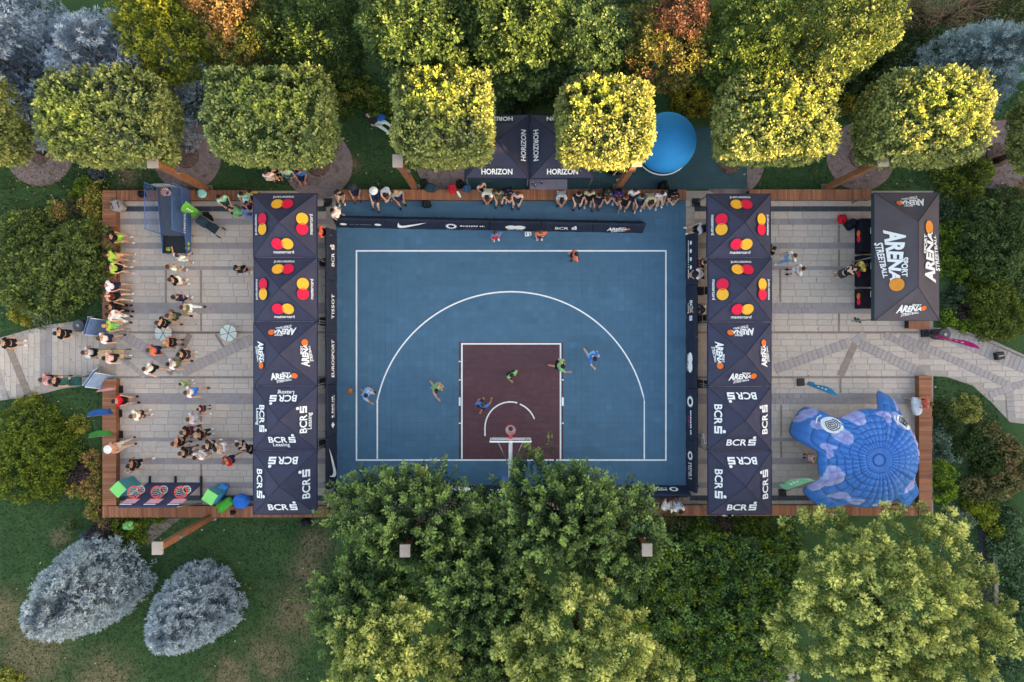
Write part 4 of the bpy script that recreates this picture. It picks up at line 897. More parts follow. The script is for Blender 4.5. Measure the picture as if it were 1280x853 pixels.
for (px, py) in ((1069, 400), (1073, 401)):
    x, y = W(px, py); t = thing('sandal', 'dark green sandal left on the paving below the brown canopy', 'sandal', (x, y, .05), .5, 'pair of sandals')
    MB().box((0, 0, .015), (.1, .27, .03)).build('sole', mat('sandal', (40, 70, 62)), t, bevel=.01); MB().tube([(-.05, .02, .02), (0, .05, .07), (.05, .02, .02)], .012, 5).build('strap', M_black, t)

# pale round discs set out on the paving, with dark spokes and a rail between them
m_disc = mat('pale_disc', (196, 204, 200), .7, .25, .08, 4, dirt=(172, 178, 172))
for i, (px, py) in enumerate(((204, 416.5), (285.5, 416.5))):
    x, y = W(px, py, .4); t = thing('round_platform', 'pale round platform with dark spokes ' + ('crowded by standing people' if i == 0 else 'alone near the row of canopies'), 'platform', (x, y, .05), .26 * i)
    for k in range(6):
        a = k * math.pi / 3; pts = [(.02 * math.cos(a + .52), .02 * math.sin(a + .52))] + [(.41 * math.cos(a + u) * (1 - .06 * (q in (0, 6))), .41 * math.sin(a + u) * (1 - .06 * (q in (0, 6)))) for q, u in enumerate(np.linspace(.04, 1.007, 7))]
        MB().slab(pts, .30, .36).build('segment', m_disc, t)
        MB().box((.2 * math.cos(a), .2 * math.sin(a), .33), (.40, .022, .07), a).build('spoke', M_black, t)
    MB().lathe([(.28, .0), (.28, .04), (.05, .06), (.05, .29)], (0, 0, 0), 16).build('pedestal', M_metal, t)
(xa, ya), (xb, yb) = W(214, 416.5, .4), W(276, 416.5, .4); tag(MB().tube([(xa, ya, .38), (xb, yb, .38)], .018, 6).build('connecting_rail', M_black), 'thin dark rail linking the two pale round platforms', 'rail')

# sign boards, bins, flag weights
def aboard(px, py, rz, label, col):
    x, y = W(px, py, .5); t = thing('notice_board', label, 'sign', (x, y, .03), rz, 'leaning notice boards by the path'); m = mat('notice_%d' % col[0], col, .3, .5, .2, 4)
    for s in (-1, 1):
        MB().add([(-.42, s * .38, 0), (.42, s * .38, 0), (.42, s * .03, 1.15), (-.42, s * .03, 1.15), (-.42, s * .42, 0), (.42, s * .42, 0), (.42, s * .07, 1.15), (-.42, s * .07, 1.15)], [(0, 1, 2, 3), (7, 6, 5, 4), (0, 3, 7, 4), (1, 5, 6, 2), (3, 2, 6, 7)]).build('board', m, t)
        for e in (-.42, .42): MB().tube([(e, s * .425, 0), (e, s * .075, 1.16)], .02, 5).build('edge_strip', M_whitemetal, t)
        mb = thin_words(.6, .07, 21); 
        if not len(mb.materials): mb.materials.append(M_white)
        for q in range(3): o = obj('small_print', mb, None, t, kind='stuff'); o.matrix_local = Matrix.Rotation(0 if s < 0 else math.pi, 4, 'Z') @ Matrix.Translation((0, -.26 + .07 * q, .52 + .22 * q)) @ Matrix.Rotation(math.atan2(1.15, .35), 4, 'X')
aboard(119, 408, 1.25, 'slate blue notice board beside the round grey bin', (86, 110, 152)); aboard(122, 473, .95, 'pale blue notice board beside the end of the wooden bench', (128, 156, 190))
def bin_(px, py, label):
    x, y = W(px, py, .85); t = thing('litter_bin', label, 'bin', (x, y, 0), 0, 'round dark litter bins'); m = mat('bin_grey', (74, 78, 84), .6, .3, .12, 5)
    MB().lathe([(.24, 0), (.27, .05), (.28, .82), (.29, .85), (.22, .88)], (0, 0, 0), 24).build('body', m, t); MB().lathe([(.10, .0), (.06, .03)], (0, 0, .885), 14).build('ashtray', M_metal, t); MB().lathe([(.30, 0), (.30, .03)], (0, 0, .70), 24).build('rim_band', M_black, t)
bin_(98, 407, 'round dark litter bin at the edge of the left path'); bin_(1181, 418, 'round dark litter bin beside the magenta flag')
def weight(px, py, rz, label):
    x, y = W(px, py, .2); t = thing('flag_weight', label, 'box', (x, y, .03), rz); MB().box((0, 0, .15), (.38, .36, .3)).build('body', M_black, t, bevel=.03); MB().box((0, 0, .315), (.26, .05, .03)).build('handle', M_metal, t)
weight(1249, 445, .2, 'black ground box on the curved path'); weight(112, 407, .0, 'black box beside the slate blue notice board')

# cloth-covered tables under the brown canopy
m_cl = mat('table_cloth', (24, 26, 40), .85, .15, .15, 4)
for i, (ya, yb, lb) in enumerate(((272, 316, 'black-clothed trade table by the blue backpack'), (318, 358, 'black-clothed trade table where a person leans over'), (360, 386, 'black-clothed trade table at the bottom end of the brown canopy'))):
    (xa, y1_), (xb, y0_) = W(1077, ya, .75), W(1098, yb, .75); t = thing('trade_table', lb, 'table', ((xa + xb) / 2, (y0_ + y1_) / 2, .05), 0, 'clothed tables under the brown canopy'); ww, ll = xb - xa, y1_ - y0_
    MB().box((0, 0, .37), (ww, ll - .04, .72), 0, .97).build('cloth', m_cl, t, bevel=.02)
    for (dm, m_, yy) in ((disc(.16, 16), M_redp, -.16), (disc(.16, 16), M_orap, .12)):
        dm.materials.append(m_); o = obj('emblem_disc', dm, None, t); o.matrix_local = Matrix.Translation((-ww / 2 - .001 - .008 * (m_ == M_orap), yy, .42)) @ Matrix.Rotation(-math.pi / 2 + .03, 4, 'Y')
    MB().box((.1, .2, .755), (.2, .3, .03)).build('leaflet_stack', M_white, t)
# folding table under the HORIZON canopies
(xa, y1_), (xb, y0_) = W(662, 226, .75), W(709, 236, .75); t = thing('folding_table', 'grey folding table with bottles behind the long bench', 'table', ((xa + xb) / 2, (y0_ + y1_) / 2, .05))
MB().box((0, 0, .72), (xb - xa, .5, .04)).build('top', mat('grey_top', (110, 106, 124), .6, .3, .08, 4), t, bevel=.008)
for i in (-1, 1):
    for j in (-1, 1): MB().tube([(i * (xb - xa) * .45, j * .2, 0), (i * (xb - xa) * .45, j * .2, .71)], .018, 6).build('leg', M_metal, t)
for (px, py) in ((666, 230), (669, 233), (677, 229)):
    x, y = W(px, py, .8); t = thing('bottle', 'small dark bottle on the grey folding table', 'bottle', (x, y, .79), 0, 'bottles on the folding table'); MB().lathe([(.04, 0), (.045, .02), (.045, .16), (.015, .21), (.015, .25)], (0, 0, 0), 10).build('body', M_black, t); MB().lathe([(.019, 0), (.019, .025)], (0, 0, .25), 8).build('cap', M_white, t)
# chairs in the gap between boards and canopies
def chair(px, py, rz, label, grp):
    x, y = W(px, py, .5); t = thing('folding_chair', label, 'chair', (x, y, .05), rz, grp)
    MB().box((0, 0, .44), (.42, .40, .03)).build('seat', M_black, t, bevel=.01); MB().add([(-.21, -.2, .55), (.21, -.2, .55), (.21, -.28, .85), (-.21, -.28, .85), (-.21, -.225, .55), (.21, -.225, .55), (.21, -.305, .85), (-.21, -.305, .85)], [(0, 1, 2, 3), (7, 6, 5, 4), (3, 2, 6, 7), (0, 4, 5, 1), (1, 5, 6, 2), (0, 3, 7, 4)]).build('backrest', M_black, t)
    for i in (-1, 1): MB().tube([(i * .2, -.28, .84), (i * .2, .2, 0)], .012, 6).build('leg', M_metal, t); MB().tube([(i * .2, .18, .44), (i * .2, -.2, 0)], .012, 6).build('leg', M_metal, t)
for (px, py) in ((404, 328), (404.5, 402), (404, 478), (403.5, 555)): chair(px, py, -math.pi / 2, 'black folding chair behind the %s board, back to the crowded plaza' % {328: 'capitals and S mark', 402: 'six-capitals', 478: 'nine-capitals', 555: 'swoosh'}[py], 'chairs behind the left boards')
for (px, py) in ((875, 364), (873, 399), (878, 286), (874, 480)): chair(px, py, math.pi / 2, 'black folding chair behind the %s, near the right-hand canopies' % {364: 'second-line lettering board', 399: 'seated official in charcoal', 286: 'end of the dotted board', 480: 'cog emblem board'}[py], 'chairs behind the right boards')
chair(410, 253, 0, 'black folding chair at the end of the long bench by the padded boards', None); chair(870, 253, 0, 'black folding chair at the balloon end of the long bench', None)
# pushchairs
def pushchair(px, py, rz, col, label):
    x, y = W(px, py, .6); t = thing('pushchair', label, 'pushchair', (x, y, .05), rz); m = mat('pram_%d' % col[0], col, .85, .15, .25, 9)
    MB().box((0, .05, .45), (.42, .6, .12)).build('seat', m, t, bevel=.04); MB().add([(-.2, -.2, .5), (.2, -.2, .5), (.2, -.42, .98), (-.2, -.42, .98), (-.2, -.26, .5), (.2, -.26, .5), (.2, -.48, .98), (-.2, -.48, .98)], [(0, 1, 2, 3), (7, 6, 5, 4), (3, 2, 6, 7), (0, 4, 5, 1), (1, 5, 6, 2), (0, 3, 7, 4)]).build('backrest', m, t)
    vs_ = []; fs = []
    for i in range(7):
        for j in range(7): a = -.3 + 1.7 * i / 6; u = -1 + 2 * j / 6; vs_.append((u * .22, -.42 + .34 * math.sin(a) * 1.1, .78 + .30 * math.cos(a) * (1 - .25 * u * u)))
    for i in range(6):
        for j in range(6): fs.append((i * 7 + j, i * 7 + j + 1, (i + 1) * 7 + j + 1, (i + 1) * 7 + j))
    MB().add(vs_, fs, True).build('hood', m, t)
    for i in (-1, 1):
        MB().tube([(i * .22, .42, .12), (i * .22, 0, .5), (i * .22, -.62, 1.0)], .014, 6).build('frame_bar', M_metal, t)
        for yy in (-.36, .42): MB().torus((0, 0, 0), .1, .022, 16, 6).build('wheel', M_black, t, loc=(i * .24, yy, .12), rot=(0, math.pi / 2, 0))
    MB().tube([(-.22, -.62, 1.0), (.22, -.62, 1.0)], .016, 6).build('handle', M_black, t)
pushchair(144, 443, -math.pi / 2, (196, 166, 128), 'beige and black striped pushchair pushed across the path'); pushchair(91, 477, -math.pi / 2, (44, 86, 80), 'dark green pushchair by the edge of the left path'); pushchair(263, 283, -2.2, (38, 52, 62), 'dark pushchair beside the green banner flag')

# unseen blocks added beyond the right edge to keep evening sun off the court
def block(cx, cy, wd, dp, ht, rz, label, col):
    t = thing('sun_blocker', label, 'sun blocker', (cx, cy, 0), rz); m = mat('render_%d' % col[0], col, .9, .1, .08, .6); MB().box((0, 0, ht / 2), (wd, dp, ht)).build('wall', m, t); MB().box((0, 0, ht + .2), (wd + .6, dp + .6, .4)).build('roof', mat('roof_grey', (90, 88, 88)), t)
    mw = mat('window_glass', (60, 72, 88), .15, .6, .1, 1); me = MB().box((0, 0, 0), (.06, 1.5, 1.6)).mesh('window')
    for k in range(int(ht / 3) - 0):
        for j in range(int(dp / 4)): obj('window', me, mw, t, (-wd / 2 - .01, -dp / 2 + 2.4 + 4 * j, 1.7 + 3 * k))
    return t
# ---------------------------------------------------------------- people
def skin_mesh(V, E, rad, sub=1):
    me = bpy.data.meshes.new('sk'); me.from_pydata(V, E, []); o = bpy.data.objects.new('sk', me); COL.objects.link(o)
    md = o.modifiers.new('s', 'SKIN'); md.use_smooth_shade = True; md.branch_smoothing = .3
    sv = me.skin_vertices[0].data
    for i, r in enumerate(rad): sv[i].radius = r if isinstance(r, tuple) else (r, r); sv[i].use_root = (i == 0)
    o.modifiers.new('u', 'SUBSURF').levels = sub; o.modifiers['u'].render_levels = sub
    bpy.context.view_layer.update(); out = bpy.data.meshes.new_from_object(o.evaluated_get(bpy.context.evaluated_depsgraph_get()))
    bpy.data.objects.remove(o); bpy.data.meshes.remove(me); return out
def base_pose():
    J = dict(pelvis=(0, 0, .96), waist=(0, 0, 1.10), chest=(0, .0, 1.30), neck=(0, -.01, 1.47), jaw=(0, .02, 1.56), head=(0, .02, 1.64), top=(0, .01, 1.73))
    for s, k in ((-1, 'l'), (1, 'r')):
        J.update({'sh' + k: (s * .185, 0, 1.40), 'el' + k: (s * .25, -.03, 1.13), 'wr' + k: (s * .27, .06, .90), 'hd' + k: (s * .27, .09, .83), 'hip' + k: (s * .095, 0, .90), 'kn' + k: (s * .11, .03, .50), 'an' + k: (s * .115, -.02, .09), 'toe' + k: (s * .125, .15, .035)})
    return J
def P_(**kw):
    J = base_pose(); dz = kw.pop('lower', 0); lean = kw.pop('lean', 0)
    up = ('waist', 'chest', 'neck', 'jaw', 'head', 'top', 'shl', 'shr', 'ell', 'elr', 'wrl', 'wrr', 'hdl', 'hdr')
    if lean:
        for k in up:
            x, y, z = J[k]; z -= .96; J[k] = (x, y * math.cos(lean) + z * math.sin(lean), .96 + z * math.cos(lean) - y * math.sin(lean))
    for k in list(J):
        if dz and not k.startswith(('an', 'toe', 'kn')): J[k] = (J[k][0], J[k][1], J[k][2] - dz)
    J.update(kw); return J
POSE = {
 'stand': P_(),
 'stand2': P_(ell=(-.32, -.08, 1.15), wrl=(-.17, .05, 1.02), hdl=(-.12, .09, 1.0), elr=(.24, .02, 1.13), wrr=(.18, .22, 1.16), hdr=(.16, .27, 1.2), kn_=(0, 0, 0)),
 'phone': P_(ell=(-.22, .08, 1.12), wrl=(-.08, .28, 1.18), hdl=(-.05, .33, 1.22), elr=(.22, .08, 1.12), wrr=(.08, .28, 1.18), hdr=(.05, .33, 1.22), jaw=(0, .06, 1.55), head=(0, .08, 1.62), top=(0, .09, 1.71)),
 'walk': P_(lean=.05, knl=(-.1, .18, .52), anl=(-.1, .30, .11), toel=(-.11, .47, .09), knr=(.1, -.02, .5), anr=(.1, -.33, .16), toer=(.11, -.20, .05), ell=(-.26, -.16, 1.15), wrl=(-.27, -.16, .92), hdl=(-.27, -.14, .85), elr=(.26, .12, 1.14), wrr=(.26, .3, .98), hdr=(.26, .36, .94)),
 'sit': P_(lower=.40, knl=(-.13, .42, .51), anl=(-.13, .34, .09), toel=(-.14, .51, .035), knr=(.14, .42, .50), anr=(.15, .42, .09), toer=(.17, .59, .035), hipl=(-.1, .04, .53), hipr=(.1, .04, .53), ell=(-.27, .06, .78), wrl=(-.18, .28, .64), hdl=(-.15, .36, .62), elr=(.27, .06, .78), wrr=(.18, .28, .64), hdr=(.15, .36, .62)),
}
def sit_lean():
    J = dict(POSE['sit']); 
    for k, v in dict(waist=(0, .08, .68), chest=(0, .22, .86), neck=(0, .34, .99), jaw=(0, .41, 1.05), head=(0, .46, 1.11), top=(0, .50, 1.19), shl=(-.185, .27, .95), shr=(.185, .27, .95), ell=(-.24, .40, .68), elr=(.24, .40, .68), wrl=(-.08, .58, .62), wrr=(.08, .58, .62), hdl=(-.03, .64, .60), hdr=(.03, .65, .60)).items(): J[k] = v
    return J
POSE['sit_lean'] = sit_lean()
J = dict(POSE['sit']); J.update(anl=(-.16, .66, .11), toel=(-.18, .78, .2), anr=(.14, .56, .09), toer=(.16, .70, .12), knl=(-.13, .46, .46), knr=(.13, .44, .47), ell=(-.3, -.1, .80), wrl=(-.27, -.22, .56), hdl=(-.27, -.24, .50), chest=(0, -.04, .91), neck=(0, -.07, 1.07), jaw=(0, -.05, 1.16), head=(0, -.05, 1.24), top=(0, -.06, 1.33), shl=(-.185, -.05, 1.0), shr=(.185, -.05, 1.0)); POSE['sit_back'] = J
POSE['wide'] = P_(lower=.16, lean=.3, hipl=(-.11, 0, .74), hipr=(.11, 0, .74), knl=(-.26, .16, .45), anl=(-.36, .0, .09), toel=(-.42, .15, .035), knr=(.26, .16, .45), anr=(.36, .0, .09), toer=(.42, .15, .035), ell=(-.48, .28, 1.12), wrl=(-.68, .42, 1.15), hdl=(-.75, .47, 1.18), elr=(.48, .22, 1.10), wrr=(.66, .40, 1.05), hdr=(.72, .47, 1.05))
POSE['run'] = P_(lean=.22, knl=(-.1, .30, .60), anl=(-.1, .12, .25), toel=(-.11, .28, .17), knr=(.1, -.10, .52), anr=(.1, -.46, .30), toer=(.11, -.42, .14), ell=(-.30, -.08, 1.14), wrl=(-.28, .10, 1.0), hdl=(-.27, .17, 1.0), elr=(.27, .36, 1.14), wrr=(.24, .52, 1.28), hdr=(.23, .57, 1.34))
POSE['reach'] = P_(lean=.12, ell=(-.30, .22, 1.55), wrl=(-.26, .40, 1.74), hdl=(-.25, .45, 1.80), elr=(.36, .10, 1.22), wrr=(.52, .30, 1.25), hdr=(.57, .36, 1.26), knl=(-.14, .16, .52), anl=(-.16, .22, .1), toel=(-.18, .39, .04), knr=(.15, -.04, .5), anr=(.2, -.2, .11), toer=(.22, -.04, .04))
POSE['bend'] = P_(lean=.95, lower=.05, ell=(-.22, .55, .95), wrl=(-.16, .66, .70), hdl=(-.15, .7, .63), elr=(.22, .6, .95), wrr=(.16, .72, .72), hdr=(.15, .76, .66))
POSE['lie'] = dict(pelvis=(0, 0, .12), waist=(0, -.14, .16), chest=(0, -.32, .26), neck=(0, -.47, .36), jaw=(0, -.54, .43), head=(0, -.60, .49), top=(0, -.66, .56), shl=(-.19, -.40, .28), shr=(.19, -.40, .28), ell=(-.30, -.52, .10), wrl=(-.25, -.30, .05), hdl=(-.24, -.24, .05), elr=(.28, -.16, .2), wrr=(.16, .06, .24), hdr=(.12, .12, .26), hipl=(-.1, .04, .12), hipr=(.1, .04, .12), knl=(-.16, .42, .34), anl=(-.14, .80, .09), toel=(-.16, .88, .22), knr=(.14, .46, .14), anr=(.16, .88, .08), toer=(.2, .93, .24))
POSE['stand2'].pop('kn_', None)
PM = {}
def build_pose(k):
    J = {a: Vector(b_) for a, b_ in POSE[k].items()}; V = []; E = []; Rr = []; ix = {}
    def v(n, p, r): ix[n] = len(V); V.append(tuple(p)); Rr.append(r); return ix[n]
    def e(a, b_): E.append((ix[a], ix[b_]))
    for n, r in (('pelvis', (.15, .12)), ('waist', (.135, .105)), ('chest', (.155, .115)), ('neck', .062), ('jaw', .078), ('head', .105), ('top', .075)): v(n, J[n], r)
    for a, b_ in (('pelvis', 'waist'), ('waist', 'chest'), ('chest', 'neck'), ('neck', 'jaw'), ('jaw', 'head'), ('head', 'top')): e(a, b_)
    f = (J['head'] - J['neck']).cross(Vector((1, 0, 0))).normalized(); f = f if f.y > -.3 else -f
    f = -f if f.y < 0 else f
    v('nose', J['head'] * .6 + J['jaw'] * .4 + f * .118, .018); e('head', 'nose')
    for s in 'lr':
        for n, r in (('sh', .07), ('el', .047), ('wr', .034), ('hd', .042), ('hip', .098), ('kn', .066), ('an', .045), ('toe', .04)): v(n + s, J[n + s], r)
        for a, b_ in (('chest', 'sh' + s), ('sh' + s, 'el' + s), ('el' + s, 'wr' + s), ('wr' + s, 'hd' + s), ('pelvis', 'hip' + s), ('hip' + s, 'kn' + s), ('kn' + s, 'an' + s), ('an' + s, 'toe' + s)): e(a, b_)
        d = (J['hd' + s] - J['wr' + s]).normalized(); sd_ = d.cross(Vector((0, 0, 1)) if abs(d.z) < .9 else Vector((0, 1, 0))).normalized(); nn = d.cross(sd_)
        for q, (o_, ln) in enumerate(((-.033, .075), (-.012, .088), (.010, .084), (.031, .066))):
            v('f%d%s' % (q, s), J['hd' + s] + d * .045 + sd_ * o_, .011); v('g%d%s' % (q, s), J['hd' + s] + d * ln * 1.05 + sd_ * o_ * 1.2 + nn * .02, .009); E.append((ix['hd' + s], ix['f%d%s' % (q, s)])); E.append((ix['f%d%s' % (q, s)], ix['g%d%s' % (q, s)]))
        v('th' + s, J['wr' + s].lerp(J['hd' + s], .5) - sd_ * .055 + d * .01, .013); v('tt' + s, J['wr' + s].lerp(J['hd' + s], .5) - sd_ * .07 + d * .055, .010); e('wr' + s, 'th' + s); e('th' + s, 'tt' + s)
    body = skin_mesh(V, E, Rr, 1)
    def cloth(parts, edges, sub=1):
        V = [];Rr = []; ix = {}
        for n, p, r in parts: ix[n] = len(V); V.append(tuple(p)); Rr.append(r)
        return skin_mesh(V, [(ix[a], ix[b_]) for a, b_ in edges], Rr, sub)
    pl_ = J['pelvis']; 
    sp = [('chest', J['chest'], (.182, .142)), ('waist', J['waist'], (.165, .135)), ('pelvis', pl_.lerp(J['waist'], .25), (.18, .15)), ('neck', J['chest'].lerp(J['neck'], .72), .085)]; se = [('chest', 'waist'), ('waist', 'pelvis'), ('chest', 'neck')]
    for s in 'lr': sp += [('sh' + s, J['sh' + s], .092), ('el' + s, J['sh' + s].lerp(J['el' + s], .72), .078)]; se += [('chest', 'sh' + s), ('sh' + s, 'el' + s)]
    shirt = cloth(sp, se)
    tp = [('chest', J['chest'], (.178, .138)), ('waist', J['waist'], (.158, .13)), ('pelvis', pl_.lerp(J['waist'], .25), (.175, .145)), ('neck', J['chest'].lerp(J['neck'], .6), .08)]; te = [('chest', 'waist'), ('waist', 'pelvis'), ('chest', 'neck')]
    for s in 'lr': tp += [('sh' + s, J['sh' + s], .085)]; te += [('chest', 'sh' + s)]
    vest = cloth(tp, te)
    def legs(u):
        lp_ = [('pelvis', pl_, (.172, .145))]; le = []
        for s in 'lr':
            lp_ += [('hip' + s, J['hip' + s], .118), ('kn' + s, J['hip' + s].lerp(J['kn' + s], min(1, u)), .105 if u <= 1 else .085)]; le += [('pelvis', 'hip' + s), ('hip' + s, 'kn' + s)]
            if u > 1: lp_ += [('an' + s, J['kn' + s].lerp(J['an' + s], .88), .066)]; le += [('kn' + s, 'an' + s)]
        return cloth(lp_, le)
    shorts, trousers = legs(.82), legs(2)
    shoe = []
    for s in 'lr': a, t_ = J['an' + s], J['toe' + s]; dn = Vector((0, 0, -.03)) if k != 'lie' else Vector((0, .03, 0)); shoe.append(cloth([('a', a + dn, .056), ('m', a.lerp(t_, .5), .052), ('t', t_ + (t_ - a) * .18, .05)], [('a', 'm'), ('m', 't')]))
    ax = (J['top'] - J['jaw']).normalized(); hc = J['head'] + ax * .015 - f * .018
    def hair(long):
        bm = bmesh.new(); bmesh.ops.create_icosphere(bm, subdivisions=3, radius=1); xa = Vector((1, 0, 0)); fy = ax.cross(xa).normalized(); fy = fy if fy.dot(f) > 0 else -fy
        for q in bm.verts:
            p = q.co.copy(); front = max(0, p.y); drop = (.0 if p.z > -.1 else (p.z + .1) * (1.6 if long and p.y < .15 else .3)); n_ = 1 + .04 * math.sin(11 * p.x) * math.sin(9 * p.y + 5 * p.z)
            q.co = hc + xa * p.x * .108 * n_ + fy * (p.y * .122 * n_ - (.03 * front if p.z < .2 else 0)) + ax * ((p.z if p.z > -.1 else -.1 + drop) * .128 * n_) - (fy * .035 if (p.y > .35 and p.z < .3) else Vector((0, 0, 0)))
        me = bpy.data.meshes.new('hair'); bm.to_mesh(me); bm.free(); me.polygons.foreach_set('use_smooth', np.ones(len(me.polygons), bool)); return me
    def hat():
        bm = MB(); prof = [(.21, -.01), (.205, .0), (.12, .02), (.112, .08), (.07, .115), (.01, .12)]; bm.lathe(prof, (0, 0, 0), 20); me = bm.mesh('hat'); q = Vector((0, 0, 1)).rotation_difference(ax).to_matrix().to_4x4(); me.transform(Matrix.Translation(J['head'] + ax * .045) @ q); return me
    fm = MB()
    for s in (-1, 1): fm.lathe([(.001, -.012), (.012, 0), (.001, .012)], tuple(J['head'] * .85 + J['jaw'] * .15 + f * .094 + Vector((s * .036, 0, 0))), 8)
    eyes = fm.mesh('eyes'); mo = MB().box(tuple(J['jaw'] + f * .078 + ax * -.005), (.05, .012, .012)).mesh('mouth')
    for me in (body,): me.materials.clear(); me.materials.append(M_skin)
    for me in (shirt, vest, shorts, trousers, *shoe): me.materials.clear(); me.materials.append(M_cloth)
    hs, hl_, ht = hair(False), hair(True), hat()
    for me in (hs, hl_): me.materials.append(M_hair)
    ht.materials.append(M_cloth); eyes.materials.append(M_black); mo.materials.append(mat('lips', (150, 84, 78)))
    PM[k] = dict(body=body, shirt=shirt, vest=vest, shorts=shorts, trousers=trousers, shoe=shoe, hair=hs, long_hair=hl_, hat=ht, eyes=eyes, mouth=mo, head=J['head'])
for k in POSE: build_pose(k)
PC = {'black': (30, 31, 36), 'navy': (34, 44, 74), 'white': (226, 228, 232), 'grey': (150, 156, 164), 'olive': (104, 110, 84), 'darkgreen': (44, 62, 52), 'green': (112, 178, 124), 'lime': (152, 196, 84), 'mint': (150, 220, 180), 'red': (206, 38, 48), 'orange': (232, 104, 84), 'pink': (222, 180, 186),
      'blue': (48, 118, 206), 'sky': (120, 176, 224), 'purple': (66, 52, 132), 'beige': (198, 184, 160), 'jeans': (110, 140, 184), 'maroon': (96, 36, 44), 'yellow': (216, 196, 80), 'skin': (206, 156, 126), 'charcoal': (52, 54, 62), 'paleblue': (178, 194, 212), 'brown': (96, 66, 48), 'teal': (44, 92, 104), 'coral': (236, 110, 92)}
WORD = {'navy': 'navy blue', 'darkgreen': 'dark green', 'lime': 'neon green', 'sky': 'light blue', 'paleblue': 'pale blue', 'jeans': 'denim blue'}
HAIR = {'k': (28, 24, 24), 'b': (70, 48, 36), 'l': (176, 140, 96), 'g': (150, 146, 142), 'r': (104, 56, 36)}; HW = {'k': 'black', 'b': 'brown', 'l': 'fair', 'g': 'grey', 'r': 'reddish brown'}
SK = [(196, 150, 126), (184, 136, 112), (206, 164, 142), (168, 120, 96)]
NP = [0]; USED = set()
def person(px, py, pose, face, top, bottom, hair, where, s=1.0, long=False, vest=False, hat=None, long_legs=False, ground=.05, dz=0.0):
    """px, py: where the head shows in the photograph; face: compass angle in the plan, 0 = right, 90 = up"""
    i = NP[0]; NP[0] += 1; m = PM[pose]; a = R(face) - math.pi / 2; hz = ground + m['head'].z * s + dz; x, y = W(px, py, hz); off = Matrix.Rotation(a, 3, 'Z') @ (m['head'] * s)
    low = 'trousers' if long_legs else 'shorts'
    verb = {'stand': 'standing', 'stand2': 'standing with bent arms', 'phone': 'standing looking at a phone', 'walk': 'walking', 'sit': 'sitting', 'sit_lean': 'sitting bent forward', 'sit_back': 'sitting back with legs out', 'wide': 'crouching with arms spread', 'run': 'running', 'reach': 'reaching up', 'bend': 'bending over', 'lie': 'lying back'}[pose]
    who = 'child' if s < .8 else 'person'; tp_, bt_ = WORD.get(top, top), WORD.get(bottom, bottom); hh = f"{hat} hat" if hat else f"{HW[hair]} hair"
    cands = [f"{who} in {tp_} top and {bt_} {low}, {hh}, {verb} {where}", f"{who} in {tp_} top and {bt_} {low}, {verb} {where}", f"{who}, {tp_} top, {hh}, {verb} {where}", f"{who} in {tp_} top, {verb} {where}", f"{who} in {tp_} {where}"]
    ok_ = [c for c in cands if len(c.split()) <= 16]; lb = next((c for c in ok_ if c not in USED), ok_[0]); USED.add(lb)
    t = thing('person', lb, 'person', (x - off.x, y - off.y, ground + dz), a, 'people at the court and on the plaza'); t.scale = (s, s, s)
    rn = random.Random(i * 17 + 3); sk_ = lin(rn.choice(SK)); j = lambda c: [v * rn.uniform(.9, 1.1) for v in lin(c)]
    b_ = obj('body', m['body'], None, t, color=sk_)
    obj('eyes', m['eyes'], None, b_); obj('mouth', m['mouth'], None, b_)
    obj('top', m['vest' if vest else 'shirt'], None, t, color=j(PC[top])); obj(low, m[low], None, t, color=j(PC[bottom]))
    sc = rn.choice([(230, 230, 232), (230, 230, 232), (40, 40, 44), (214, 214, 210), (60, 62, 70), (150, 150, 152)])
    for q in m['shoe']: obj('shoe', q, None, t, color=lin(sc))
    obj('hair', m['long_hair' if long else 'hair'], None, t, color=j(HAIR[hair]))
    if hat: obj('hat', m['hat'], None, t, color=lin(PC[hat]))
    return t
B1 = 'on the bench beside the left path'; PLZ = 'on the crowded plaza'; LB = 'on the long bench'
Z = .05
